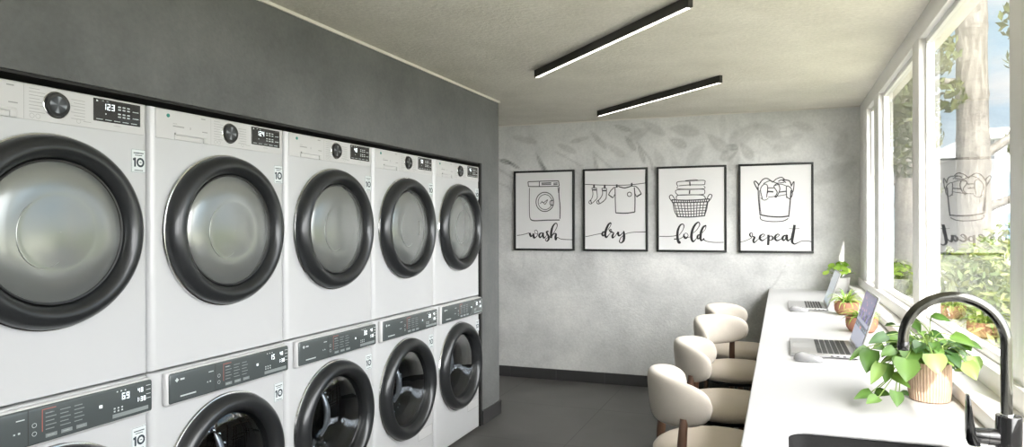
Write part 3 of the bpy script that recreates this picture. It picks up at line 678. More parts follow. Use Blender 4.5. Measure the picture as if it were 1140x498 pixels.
# ------------------------------------------------------------------ framed prints
STROKES = json.loads('''[[[[-268,140,4.9,-220,145,4.9,-183,154,4.9,-145,164,4.9],[-139,165,15.2,-135,146,18.4,-123,127,16.3],[-123,127,7.6,-110,146,5.4,-101,159,6.5],[-101,159,16.3,-103,136,19.5,-91,113,17.3],[-91,113,7.6,-63,141,6.0,-59,171,4.9,-75,191,4.9,-91,182,4.3,-83,159,4.3,-58,156,3.8],[-13,164,6.5,-34,160,11.9,-46,139,16.3,-34,121,11.9,-13,144,5.4],[-5,167,14.1,-8,141,18.4,3,116,11.9,22,134,4.9,38,166,4.9,46,182,7.6],[46,182,8.7,27,174,10.8,34,156,14.1,48,131,17.3,48,106,16.3,32,87,8.7,16,101,6.5,38,121,4.3,64,131,4.3],[80,141,4.3,107,177,4.9,129,217,5.4,132,244,7.0,116,254,8.7,91,227,14.1,75,177,19.5,72,116,18.4],[72,116,6.5,91,147,5.4,109,159,8.7,121,152,15.2,116,127,19.5,119,102,15.2,135,122,6.5,164,109,4.9,206,104,5.4,284,102,5.4]],[[-155,646,6.9,-1,648,6.9,147,647,6.9],[147,647,6.9,153,599,6.9],[153,599,6.9,-1,598,6.9,-151,601,6.9],[-151,601,6.9,-155,646,6.9],[-42,645,6.9,-42,600,6.9],[-21,629,8.6,75,630,8.6],[-21,616,6.9,75,617,6.9],[97,626,6.9,137,628,6.9],[97,613,6.9,137,616,6.9],[-141,587,6.0,-143,445,6.0,-139,316,6.0,-118,281,6.0],[-133,294,8.6,-95,279,8.6,32,283,8.6,157,284,8.6],[153,591,7.7,150,520,7.7,161,409,7.7,159,295,7.7],[140,592,5.2,146,536,5.2],[99,453,6.9,95,425,6.9,83,401,6.9,63,381,6.9,39,369,6.9,12,365,6.9,-16,369,6.9,-39,382,6.9,-59,402,6.9,-71,427,6.9,-75,455,6.9,-71,483,6.9,-58,508,6.9,-39,527,6.9,-14,540,6.9,12,543,6.9,39,539,6.9,64,525,6.9,83,505,6.9,95,480,6.9,99,453,6.9],[82,451,5.2,79,430,5.2,68,410,5.2,54,395,5.2,34,385,5.2,14,382,5.2,-8,386,5.2,-26,396,5.2,-41,412,5.2,-50,432,5.2,-54,453,5.2,-50,475,5.2,-41,495,5.2,-26,510,5.2,-6,520,5.2,14,523,5.2,35,519,5.2,54,509,5.2,68,493,5.2,79,473,5.2,82,451,5.2],[99,467,6.9,70,464,6.9,62,442,6.9,72,423,6.9,99,426,6.9],[-36,440,5.2,-10,451,5.2,15,432,5.2,39,474,5.2,2,449,5.2,-22,462,5.2]]],[[[-276,132,4.6,-242,136,4.6,-183,149,4.6,-123,160,4.6],[-86,174,6.9,-107,174,11.6,-118,155,16.2,-107,139,11.6,-86,161,6.9],[-35,258,10.4,-56,244,13.9,-78,202,18.5,-89,156,19.7,-80,125,13.9,-54,150,5.2,-35,169,4.6,-27,175,4.6],[-34,257,8.1,-41,228,5.2,-65,192,5.2],[-27,175,4.6,-35,197,6.9,-49,189,10.4,-35,174,11.6,-11,165,9.2,-22,140,16.2,-20,120,11.6,4,140,5.2,25,171,5.8],[31,176,16.2,30,155,17.3,41,140,11.6,73,166,5.8,81,179,10.4,84,140,19.7,80,99,17.3,59,77,9.2,41,89,8.1,57,125,5.2,94,153,4.6,130,166,4.6,182,172,4.6,249,174,5.8,280,175,5.8]],[[-277,609,5.4,-99,598,5.4,113,594,5.4,285,609,5.4],[-193,607,14.3,-193,575,14.3],[-93,602,14.3,-93,569,14.3],[19,602,12.5,19,573,12.5],[155,612,12.5,155,580,12.5],[-213,575,5.4,-169,574,5.4],[-169,574,5.4,-166,537,5.4,-163,483,5.4,-196,448,5.4,-225,429,5.4,-242,446,5.4,-216,476,5.4,-203,521,5.4,-213,575,5.4],[-209,557,10.7,-169,556,10.7],[-225,465,7.2,-217,436,7.2],[-119,570,5.4,-76,569,5.4],[-76,569,6.3,-77,511,6.3,-83,476,6.3,-116,444,6.3,-153,428,6.3,-166,448,6.3,-136,476,6.3,-113,520,6.3,-119,570,6.3],[-116,549,10.7,-76,548,10.7],[-153,461,7.2,-143,435,7.2],[3,571,7.2,5,445,7.2,8,346,7.2],[8,346,8.9,96,342,8.9,182,351,8.9],[178,573,8.1,184,475,8.1,182,351,8.1],[32,584,8.9,89,569,8.9,149,583,8.9],[-4,574,5.4,32,584,5.4],[149,583,5.4,186,583,5.4],[-4,577,7.2,-37,546,7.2,-58,511,7.2],[-58,511,8.9,-17,481,8.9],[-17,481,5.4,6,522,5.4],[186,583,7.2,213,561,7.2,241,513,7.2],[241,513,10.7,198,487,10.7],[198,487,5.4,181,526,5.4],[153,510,6.3,151,501,6.3,144,494,6.3,134,491,6.3,124,494,6.3,117,501,6.3,115,511,6.3,117,520,6.3,124,527,6.3,134,530,6.3,144,527,6.3,151,520,6.3,153,510,6.3]]],[[[-276,136,5.1,-210,135,5.1,-155,138,5.1,-128,144,5.1],[-103,146,4.5,-73,188,5.1,-61,226,6.7,-73,243,7.9,-95,231,12.4,-114,188,16.9,-118,133,19.1,-109,86,18.0,-95,81,12.4,-101,97,7.9],[-147,112,10.1,-128,113,7.9,-100,114,5.1,-73,130,4.5,-63,144,5.6],[-54,159,6.7,-64,147,10.1,-58,130,16.9,-44,121,13.5,-26,141,5.1,-35,161,4.5,-54,165,4.5],[-29,126,3.9,-17,129,3.9,-2,136,3.9],[18,166,3.9,48,193,4.5,73,237,6.7,61,259,8.4,34,237,14.6,10,188,18.0,2,128,19.1,15,92,13.5,39,111,5.1,56,133,4.5],[74,152,6.7,57,143,12.4,53,122,13.5,66,118,9.0,82,144,5.6],[127,231,10.1,104,217,14.6,85,177,18.0,79,128,18.0,86,101,12.4,109,117,7.9,103,113,10.1,117,101,6.7,146,91,5.1,198,85,5.1,271,86,5.1],[127,230,5.6,119,198,4.5,93,166,4.5]],[[-113,574,5.7,-123,598,5.7,-105,613,5.7,4,617,5.7,109,619,5.7,117,597,5.7,104,582,5.7,-11,583,5.7,-105,577,5.7],[-113,571,4.9,-114,552,4.9,-11,546,4.9,112,549,4.9,109,572,4.9],[-113,498,5.7,-132,519,5.7,-117,542,5.7,4,543,5.7,104,542,5.7,116,519,5.7,100,499,5.7,-11,496,5.7,-113,495,5.7],[-124,460,6.5,-124,485,6.5,-89,497,6.5,81,494,6.5,116,478,6.5,121,459,6.5],[-11,611,9.7,-8,575,9.7],[-11,537,9.7,-14,505,9.7],[-50,620,4.9,28,627,4.9,66,620,4.9],[-168,456,8.1,-12,450,8.1,157,459,8.1],[-165,432,8.1,-12,430,8.1,151,435,8.1],[-155,429,6.5,-143,360,6.5,-118,311,6.5],[142,431,6.5,131,368,6.5,114,318,6.5],[-124,309,8.1,-12,304,8.1,119,315,8.1],[-165,440,6.5,-187,480,6.5,-171,499,6.5,-152,482,6.5,-136,452,6.5],[130,451,6.5,154,496,6.5,176,490,6.5,167,462,6.5,150,438,6.5],[-146,428,5.7,-112,307,5.7],[-117,429,5.7,-89,308,5.7],[-89,429,5.7,-67,308,5.7],[-60,429,5.7,-44,309,5.7],[-32,429,5.7,-22,309,5.7],[-4,430,5.7,0,310,5.7],[24,430,5.7,23,310,5.7],[52,430,5.7,45,311,5.7],[80,430,5.7,67,311,5.7],[108,431,5.7,89,312,5.7],[136,431,5.7,111,312,5.7],[-148,405,5.2,-12,402,5.2,136,408,5.2],[-141,381,5.2,-12,378,5.2,131,385,5.2],[-135,357,5.2,-12,354,5.2,127,362,5.2],[-129,333,5.2,-12,329,5.2,122,340,5.2],[-162,454,6.5,-159,433,6.5],[-143,454,6.5,-140,433,6.5],[-124,454,6.5,-122,434,6.5],[-106,455,6.5,-104,434,6.5],[-87,455,6.5,-85,434,6.5],[-68,455,6.5,-67,434,6.5],[-50,455,6.5,-49,434,6.5],[-31,455,6.5,-31,434,6.5],[-13,456,6.5,-13,434,6.5],[5,456,6.5,5,434,6.5],[24,456,6.5,23,435,6.5],[42,456,6.5,41,435,6.5],[60,456,6.5,59,435,6.5],[79,456,6.5,77,435,6.5],[97,457,6.5,95,435,6.5],[115,457,6.5,113,435,6.5],[133,457,6.5,130,435,6.5],[151,457,6.5,148,435,6.5]]],[[[-308,86,4.5,-284,90,4.5,-249,97,4.5,-218,110,4.5,-188,126,4.5],[-188,127,5.6,-204,147,11.2,-202,162,9.0,-190,168,5.6,-182,155,5.6,-184,138,7.9,-166,130,12.4,-176,105,15.7,-170,85,10.1,-142,110,5.1,-122,126,4.5],[-122,126,4.5,-97,137,5.1,-86,150,5.6,-100,157,6.7,-120,142,13.5,-124,121,15.7,-107,103,11.2,-82,116,5.1,-67,129,4.5],[-56,152,16.8,-56,111,16.8,-59,65,16.8],[-57,124,5.6,-37,142,6.7,-21,128,11.2,-32,107,7.9,-52,106,5.1],[-32,107,4.5,-8,119,4.5,17,135,5.1,30,150,5.6,17,157,7.3,0,142,13.5,-4,121,15.7,12,103,11.2,47,119,5.1],[88,145,6.7,68,144,11.2,54,122,16.8,66,105,10.1,86,132,5.6],[90,153,14.6,87,127,19.1,98,102,11.2,125,127,5.1],[149,234,16.8,142,184,19.1,132,132,21.3,130,93,16.8,147,76,10.1,173,86,6.2,202,99,5.1,246,102,5.1,280,94,5.1],[106,205,3.4,134,201,3.4,186,205,3.4]],[[-137,557,7.7,-133,445,7.7,-122,317,7.7],[-126,525,4.3,-122,397,4.3,-113,325,4.3],[122,520,8.5,114,410,8.5,103,299,8.5],[-122,320,10.2,-50,305,10.2,40,300,10.2,103,307,10.2],[-122,309,6.8,-110,277,6.8,-35,262,6.8,55,265,6.8,100,287,6.8],[-137,525,8.5,-167,586,8.5,-158,602,8.5,-128,569,8.5],[123,551,6.8,145,592,6.8,140,519,6.8,126,496,6.8],[-137,560,7.7,-102,612,7.7,-64,622,7.7,-19,589,7.7],[-19,589,6.8,4,614,6.8,49,629,6.8,78,603,6.8],[56,608,8.5,108,599,8.5,125,559,8.5],[-102,448,6.0,-118,532,6.0,-88,575,6.0,-61,555,6.0,-70,463,6.0],[-116,461,5.1,-88,441,5.1,-55,456,5.1],[-4,467,6.8,14,506,6.8,-11,554,6.8,19,576,6.8,35,529,6.8,8,467,6.8,-10,475,6.8],[88,457,6.8,88,552,6.8,122,536,6.8,132,485,6.8,112,451,6.8,88,467,6.8],[-64,543,6.8,-11,543,6.8],[-64,514,10.2,-16,510,10.2],[26,506,8.5,88,513,8.5],[-57,466,5.1,18,474,5.1,88,486,5.1],[-61,552,6.8,-61,499,6.8],[-94,580,6.0,-41,603,6.0,11,582,6.0,70,587,6.0],[-4,562,5.1,44,572,5.1,89,555,5.1],[23,595,6.8,50,607,6.8,83,584,6.8]]]]''')
PX = [(-2.385, -1.790), (-1.705, -1.113), (-1.031, -.437), (-.339, .252)]
PL = ['black-framed print of a washing machine sketch above the word wash', 'black-framed print of socks and a shirt on a line above the word dry',
      'black-framed print of a laundry basket of folded towels above the word fold', 'black-framed print of an overfull laundry bucket above the word repeat']
for k, (x0, x1) in enumerate(PX):
    xm = (x0 + x1) / 2; hw = (x1 - x0) / 2; z0 = 1.207; H = .748
    t = thing('framed_print', PL[k], 'framed print', (xm, BY, z0), 0, 'framed laundry prints on the mural wall')
    bm = NB(); fw = .018
    box(bm, -hw, hw, -.036, -.001, 0, fw, .002); box(bm, -hw, hw, -.036, -.001, H - fw, H, .002); box(bm, -hw, -hw + fw, -.036, -.001, fw, H - fw, .002); box(bm, hw - fw, hw, -.036, -.001, fw, H - fw, .002)
    obj('frame', bm, M['black_frame'], t)
    bm = NB(); box(bm, -hw + fw - .002, hw - fw + .002, -.030, -.010, fw - .002, H - fw + .002); p = obj('poster_sheet', bm, M['paper'], t, smooth=False)
    to = lambda u, v: Vector((u, -.0312, v))
    lim = hw - fw
    for nm, grp, mat in (('lettering', STROKES[k][0], M['ink']), ('sketch', STROKES[k][1], M['ink_soft'])):
        bm = NB()
        for q in grp:
            pts = [(q[n] / 1000, q[n + 1] / 1000, q[n + 2] / 1000 * 1.15) for n in range(0, len(q), 3)]
            pts = catmull(pts, 6)
            pts = [(max(-lim, min(lim, u)), v, max(w, .0022)) for u, v, w in pts]
            ribbon2(bm, pts, to)
        obj(nm, bm, mat, p, smooth=False)

# ------------------------------------------------------------------ ceiling lights
def light(x0, y0, x1, y1, label, lamp=22):
    a = Vector((x0, y0, 0)); c = Vector((x1, y1, 0)); d = (c - a).normalized(); n = Vector((-d.y, d.x, 0)); L = (c - a).length
    t = thing('linear_ceiling_light', label, 'ceiling light', ((a + c) / 2 + Vector((0, 0, CZ))), 0, 'black linear ceiling lights')
    bm = NB(); obox(bm, (0, 0, -.024), d * (L / 2), n * .011, (0, 0, .023), .0015, 1); obj('housing', bm, M['light_housing'], t)
    bm = NB(); obox(bm, (0, 0, -.0475), d * (L / 2 - .012), n * .0095, (0, 0, .0012)); obj('diffuser', bm, M['diffuser'], t, smooth=False)
    for s in (-1, 1):
        bm = NB(); obox(bm, d * s * (L / 2 + .001) + Vector((0, 0, -.024)), d * .0015, n * .0115, (0, 0, .0235)); obj('end_cap', bm, M['light_housing'], t, smooth=False)
light(-1.413, 3.917, -.352, 2.862, 'black linear ceiling light, the nearer and longer-looking of the two')
light(-1.432, 5.496, -.359, 4.459, 'black linear ceiling light closer to the framed prints')
# ------------------------------------------------------------------ stools
def make_stool(label, loc, rz):
    t = thing('counter_stool', label, 'stool', loc, rz, 'cream counter stools')
    bm = NB(); th = R(76); NS, NC = 40, 24; rings = []
    for i in range(NS + 1):
        s = -1 + 2 * i / NS; s = math.sin(s * PI / 2) * .35 + s * .65; s = max(-.999, min(.999, s))
        th_ = th * s; k = max(0, 1 - abs(s) ** 7) ** .45; hh = .089 * (1 - .26 * s * s) * k + .001; tt = .026 * max(0, 1 - abs(s) ** 9) ** .5 + .0008; zc = .821 - .004 * s * s
        ring = []
        for j in range(NC):
            a = 2 * PI * j / NC; ca, sa = math.cos(a), math.sin(a)
            dv = math.copysign(abs(sa) ** .62, sa) * hh; dr = math.copysign(abs(ca) ** .62, ca) * tt
            r = .206 + dr + .10 * dv; an = PI + th_
            ring.append(bm.verts.new((r * math.cos(an), r * math.sin(an), zc + dv)))
        rings.append(ring)
    for a, c in zip(rings, rings[1:]):
        for j in range(NC): bm.faces.new((a[j], a[(j + 1) % NC], c[(j + 1) % NC], c[j]))
    bm.faces.new(rings[0][::-1]); bm.faces.new(rings[-1])
    obj('backrest', bm, M['fabric'], t, ang=80)
    bm = NB(); prof = [(.0005, .6535), (.10, .653), (.16, .650), (.198, .643), (.218, .631), (.2285, .618), (.229, .606), (.222, .592), (.205, .584), (.0005, .583)]
    lathe(bm, prof, (.012, 0, 0), 'Z', 56); obj('seat', bm, M['seat_fabric'], t, ang=80)
    bm = NB()
    tube(bm, [(.012 + .185 * math.cos(2 * PI * k / 40), .185 * math.sin(2 * PI * k / 40), .573) for k in range(41)], .010, 8, False)
    obox(bm, (.012, 0, .572), (.18, 0, 0), (0, .014, 0), (0, 0, .006)); obox(bm, (.012, 0, .572), (.014, 0, 0), (0, .18, 0), (0, 0, .006))
    obj('seat_frame', bm, M['iron'], t)
    for sg in (-1, 1):
        an = PI + sg * R(50); d = Vector((math.cos(an), math.sin(an), 0))
        bm = NB(); pts = [d * .262 + Vector((0, 0, 0)), d * .252 + Vector((0, 0, .25)), d * .246 + Vector((0, 0, .55)), d * .238 + Vector((0, 0, .66)), d * .220 + Vector((0, 0, .775))]
        tube(bm, catmull([tuple(p) for p in pts], 5), [.010 + .008 * min(1, k / 13) - (.004 * max(0, (k - 14) / 6)) for k in range(21)], 14); l = obj('leg', bm, M['walnut'], t); l['label'] = 'walnut rear leg rising to carry the backrest'
        an = sg * R(48); d = Vector((math.cos(an), math.sin(an), 0))
        bm = NB(); tube(bm, [d * .235, d * .205 + Vector((0, 0, .3)), d * .175 + Vector((0, 0, .565))], [.010, .014, .017], 14); obj('leg', bm, M['walnut'], t)
    bm = NB(); tube(bm, [(.245 * math.cos(2 * PI * k / 48), .245 * math.sin(2 * PI * k / 48), .235) for k in range(49)], .007, 8, False); obj('footrest', bm, M['iron'], t)
    return t
make_stool('cream upholstered stool nearest the camera, back turned with two walnut posts', (-.243, 2.585, 0), R(20))
make_stool('second cream stool from the camera, open side of its back towards the counter', (-.243, 3.25, 0), R(2))
make_stool('third cream stool from the camera, turned so the inside of its back shows', (-.245, 4.03, 0), R(-31))
make_stool('farthest cream stool, mostly hidden behind the third one', (-.245, 4.66, 0), R(-22))

# ------------------------------------------------------------------ laptops and mice
def laptop(yc, w, x0, x1, tilt, h, label, glare):
    t = thing('laptop', label, 'laptop', (0, yc, .909), 0, 'silver laptops on the counter')
    bm = NB(); box(bm, x0, x1, -w / 2, w / 2, .003, .0155, .004, 2); base = obj('base', bm, M['alu'], t)
    for x in (x0 + .02, x1 - .02):
        for y in (-w / 2 + .03, w / 2 - .03): bm = NB(); lathe(bm, [(.006, 0), (.006, .004)], (x, y, 0), 'Z', 12, True, True); obj('foot', bm, M['dark_plastic'], base)
    bm = NB(); kx0, kx1 = x0 + .100, x1 - .030; rows, cols = 6, 14; ky = w / 2 - .022
    for r_ in range(rows):
        for c_ in range(cols):
            a = kx0 + (kx1 - kx0) * r_ / rows; b_ = -ky + 2 * ky * c_ / cols
            if r_ == 0 and 4 <= c_ <= 8:
                if c_ == 4: box(bm, a + .002, a + (kx1 - kx0) / rows - .002, b_ + .002, b_ + 2 * ky / cols * 5 - .002, .0152, .0170)
                continue
            box(bm, a + .002, a + (kx1 - kx0) / rows - .002, b_ + .002, b_ + 2 * ky / cols - .002, .0152, .0170)
    obj('keyboard', bm, M['keys'], base, smooth=False)
    bm = NB(); box(bm, x0 + .012, x0 + .088, -.06, .06, .0153, .0158); obj('touchpad', bm, M['alu'], base, smooth=False)
    bm = NB()
    for x in (x0 + .150, x0 + .172, x0 + .196, x0 + .220): box(bm, x, x + .010, -w / 2 - .0005, -w / 2 + .002, .007, .0115)
    obj('ports', bm, M['dark_plastic'], base, smooth=False)
    d = Vector((math.sin(tilt), 0, math.cos(tilt))); nrm = Vector((-math.cos(tilt), 0, math.sin(tilt))); o = Vector((x1 - .004, 0, .013))
    bm = NB(); obox(bm, o + d * h / 2, d * h / 2, Vector((0, w / 2, 0)), nrm * .003, .0015, 1); lid = obj('lid', bm, M['alu'], t)
    bm = NB(); obox(bm, o + d * (h / 2 + .002) + nrm * .0032, d * (h / 2 - .004), Vector((0, w / 2 - .003, 0)), nrm * .0004); obj('bezel', bm, M['dark_plastic'], lid, smooth=False)
    bm = NB(); tube(bm, [o + Vector((0, -w / 2 + .02, -.002)), o + Vector((0, w / 2 - .02, -.002))], .005, 10); obj('hinge', bm, M['dark_plastic'], lid)
    bm = NB(); n, m = 40, 60; v0, v1, u0, u1 = .018, h - .006, -w / 2 + .008, w / 2 - .008; vs = []
    for j in range(n + 1): vs.append([bm.verts.new(o + d * (v0 + (v1 - v0) * j / n) + Vector((0, u0 + (u1 - u0) * i / m, 0)) + nrm * .0040) for i in range(m + 1)])
    for j in range(n):
        for i in range(m): bm.faces.new((vs[j][i], vs[j][i + 1], vs[j + 1][i + 1], vs[j + 1][i]))
    s = obj('screen', bm, M['screen'], lid, smooth=False)
    rng = random.Random(5)
    dots = [(rng.random(), rng.uniform(.62, .9)) for _ in range(16)]
    def pic(co):
        v = ((co - o).dot(d) - v0) / (v1 - v0); u = (co.y - u0) / (u1 - u0)
        if glare: c = (.42 + .2 * v, .52 + .15 * v, .62 + .1 * v) if v > .5 or v < .36 else (.50, .56, .62)  # glare painted into the screen colours as a pale wash
        elif v > .50:
            q = (v - .5) * 2; c = (.10 + .05 * u + .04 * q, .10 + .03 * q, .30 + .06 * (1 - q))
            for du, dv in dots:
                if abs(u - du) < .035 and abs(v - dv) < .02: c = (.30, .16, .38)
            if v < .62 and math.sin(u * 23) > .2: c = (.06, .05, .16)
        elif v > .40: c = (.40, .42, .60)
        elif v > .30:
            c = (.05, .08, .16)
            if .35 < (v - .30) / .1 < .7 and math.sin(u * 40) > .4: c = (.35, .5, .6)
            if .45 < u < .55 and v < .37: c = (.5, .2, .2)
        else: c = (.36, .39, .56)
        return c
    paint(s, pic)
laptop(3.145, .385, .036, .294, R(17), .245, 'open silver laptop with a purple picture on its screen, beside the big leafy plant', False)
laptop(4.745, .42, .044, .272, R(19), .235, 'open silver laptop with a pale washed-out screen, farther along the counter', True)
def mouse(x, y, label):
    bm = NB(); n, m = 28, 10; rings = []
    for j in range(m + 1):
        f = j / m; ph = f * PI / 2
        rings.append([bm.verts.new((.056 * math.cos(ph) ** .5 * math.copysign(abs(math.cos(a)) ** .8, math.cos(a)), .031 * math.cos(ph) ** .5 * math.copysign(abs(math.sin(a)) ** .8, math.sin(a)), .006 + .024 * math.sin(ph) * (1 - .25 * math.cos(a)))) for a in [2 * PI * k / n for k in range(n)]] if j < m else [bm.verts.new((0, 0, .030))])
    for j in range(m - 1):
        for k in range(n): bm.faces.new((rings[j][k], rings[j][(k + 1) % n], rings[j + 1][(k + 1) % n], rings[j + 1][k]))
    for k in range(n): bm.faces.new((rings[m - 1][k], rings[m - 1][(k + 1) % n], rings[m][0]))
    t = thing('computer_mouse', label, 'mouse', (x, y, .909), R(-4), 'white computer mice'); obj('shell', bm, M['mouse'], t, ang=80)
    bm = NB(); prof = [[.050, .0], [.053, .003], [.054, .0065]]
    rg = [[bm.verts.new((r_ * math.copysign(abs(math.cos(a)) ** .8, math.cos(a)), r_ * .55 * math.copysign(abs(math.sin(a)) ** .8, math.sin(a)), z)) for a in [2 * PI * k / n for k in range(n)]] for r_, z in prof]
    for a, c in zip(rg, rg[1:]):
        for k in range(n): bm.faces.new((a[k], a[(k + 1) % n], c[(k + 1) % n], c[k]))
    bm.faces.new(rg[0]); obj('underside', bm, M['alu'], t)
mouse(.101, 2.868, 'white wireless mouse in front of the nearer laptop')
mouse(.103, 4.475, 'white wireless mouse in front of the farther laptop')

# ------------------------------------------------------------------ plants
def col_bm():
    bm = NB(); return bm, bm.verts.layers.float_color.new('Col')
def add_leaf(bm, lay, base, tip, width, col, up=Vector((0, 0, 1)), heart=True, fold=.25, droop=.12, nseg=7):
    base, tip = Vector(base), Vector(tip); d = tip - base; L = d.length; d.normalize()
    side = d.cross(up)
    if side.length < .1: side = d.cross(Vector((0, -1, .3)))
    side.normalize(); nrm = side.cross(d).normalized(); rows = []
    for i in range(nseg + 1):
        s = i / nseg
        w = (math.sin(PI * min(1, s ** .62)) ** .85 if heart else math.sin(PI * s ** .9)) * width / 2
        if i == nseg: w = 0
        c = base + d * (s * L) - nrm * (droop * L * (s - .5) ** 2 * 2) + nrm * (droop * L * .5)
        back = -d * (.10 * L if (heart and i == 1) else 0)
        row = []
        for k, f in enumerate((-1, -.55, 0, .55, 1)):
            p = c + side * (f * w) + nrm * (abs(f) ** 1.3 * w * fold) + (back * abs(f) if k != 2 else Vector())
            v = bm.verts.new(p); q = 1.22 if k == 2 else (1.0 if abs(f) < .9 else .92); v[lay] = (col[0] * q, col[1] * q, col[2] * q, 1); row.append(v)
        rows.append(row)
    for a, c in zip(rows, rows[1:]):
        for k in range(4):
            try: bm.faces.new((a[k], a[k + 1], c[k + 1], c[k]))
            except ValueError: pass
LEAVES = [(0.304, 2.31, 1.109, 0.246, 2.26, 1.087, 0.027), (0.254, 2.33, 1.064, 0.196, 2.28, 1.029, 0.021), (0.258, 2.29, 1.064, 0.239, 2.24, 1.001, 0.044), (0.283, 2.25, 1.03, 0.246, 2.2, 0.977, 0.03), (0.302, 2.27, 1.029, 0.287, 2.22, 0.979, 0.029), (0.322, 2.3, 1.072, 0.278, 2.25, 1.055, 0.027), (0.364, 2.28, 1.081, 0.353, 2.23, 1.033, 0.049), (0.344, 2.23, 1.054, 0.336, 2.18, 0.995, 0.054), (0.307, 2.25, 0.999, 0.351, 2.2, 0.974, 0.026), (0.417, 2.27, 1.068, 0.424, 2.22, 1.015, 0.05), (0.455, 2.31, 1.058, 0.471, 2.26, 1.033, 0.027), (0.505, 2.3, 1.045, 0.526, 2.25, 0.999, 0.038), (0.529, 2.33, 1.059, 0.536, 2.28, 1.014, 0.034), (0.474, 2.31, 1.118, 0.526, 2.26, 1.094, 0.03), (0.431, 2.36, 1.171, 0.476, 2.31, 1.156, 0.019), (0.429, 2.38, 1.114, 0.462, 2.33, 1.104, 0.021), (0.397, 2.47, 1.137, 0.414, 2.42, 1.104, 0.026), (0.311, 2.39, 1.125, 0.334, 2.34, 1.138, 0.014), (0.332, 2.41, 1.086, 0.311, 2.36, 1.064, 0.026), (0.424, 2.43, 1.094, 0.437, 2.38, 1.065, 0.026), (0.396, 2.43, 1.092, 0.361, 2.38, 1.073, 0.026), (0.519, 2.39, 1.077, 0.534, 2.34, 1.066, 0.028), (0.468, 2.43, 1.083, 0.485, 2.38, 1.068, 0.023), (0.377, 2.49, 1.101, 0.387, 2.44, 1.077, 0.024), (0.254, 2.23, 0.945, 0.198, 2.18, 0.935, 0.023), (0.266, 2.29, 0.941, 0.305, 2.24, 0.942, 0.022), (0.262, 2.17, 0.951, 0.225, 2.12, 0.939, 0.025), (0.307, 2.18, 0.97, 0.305, 2.13, 0.934, 0.031), (0.325, 2.23, 0.954, 0.343, 2.18, 0.957, 0.022), (0.501, 2.38, 1.008, 0.516, 2.33, 1.008, 0.019), (0.331, 2.29, 1.057, 0.311, 2.24, 1.028, 0.022), (0.393, 2.33, 1.077, 0.408, 2.28, 1.054, 0.028), (0.472, 2.45, 1.043, 0.441, 2.4, 1.087, 0.026), (0.306, 2.39, 1.062, 0.266, 2.34, 1.059, 0.023), (0.47, 2.33, 1.049, 0.5, 2.28, 1.051, 0.022)]
def pothos():
    o = Vector((.427, 2.36, .909))
    t = thing('potted_plant', 'trailing heart-leaved plant in a woven tan pot behind the tap', 'plant', o)
    bm = NB(); lathe(bm, [(.050, .0), (.056, .004), (.0595, .03), (.0605, .075), (.0595, .112), (.0605, .117), (.058, .119), (.055, .114), (.054, .10)], seg=64, cap0=True); obj('pot', bm, M['basket'], t)
    bm = NB(); lathe(bm, [(.0545, .104), (.03, .108), (.0005, .110)], seg=32); obj('soil', bm, M['soil'], t)
    rng = random.Random(11)
    bm, lay = col_bm(); sb = NB()
    pal = [(.065, .145, .028), (.085, .18, .032), (.12, .23, .045), (.045, .11, .028), (.18, .29, .07), (.27, .37, .12)]
    light = {9: 5, 11: 5, 12: 4, 8: 2, 3: 4, 29: 4, 10: 4, 19: 4}
    for i, (bx, by, bz, tx, ty, tz, w) in enumerate(LEAVES):
        b_ = Vector((bx, by, bz)) - o; p_ = Vector((tx, ty, tz)) - o
        b_ += Vector((0, rng.uniform(-.02, .02), 0))
        c = pal[light.get(i, rng.choice([0, 1, 1, 2, 3]))]
        up = Vector((rng.uniform(-.4, .4), -1.0, .75)).normalized()
        add_leaf(bm, lay, b_, p_, w * 1.32, c, up, True, .18, .10)
        r0 = Vector((rng.uniform(-.03, .03), rng.uniform(-.03, .03), .108))
        mid = (r0 + b_) / 2 + Vector((0, 0, .045 if bz > .99 else .09))
        if bz < .98: mid = Vector((-.075, -.03, .10))
        tube(sb, catmull([tuple(r0), tuple(mid), tuple(b_)], 7), .0016, 6)
    for k in range(64):   # inner fill of leaves round the crown
        a = rng.uniform(0, 2 * PI); r0 = rng.uniform(.015, .10); b_ = Vector((math.cos(a) * r0, math.sin(a) * r0 + .01, rng.uniform(.12, .19)))
        d = Vector((math.cos(a), math.sin(a), rng.uniform(-.9, .25))).normalized() * rng.uniform(.035, .06)
        add_leaf(bm, lay, b_, b_ + d, rng.uniform(.028, .042), pal[rng.choice([0, 1, 2, 3, 3])], Vector((rng.uniform(-.3, .3), -.4, 1)).normalized())
        tube(sb, catmull([(b_.x * .2, b_.y * .2, .108), (b_.x * .6, b_.y * .6, b_.z * .9), tuple(b_)], 4), .0014, 5)
    obj('leaves', bm, M['leaf'], t, ang=80); obj('stems', sb, M['stem'], t)
pothos()
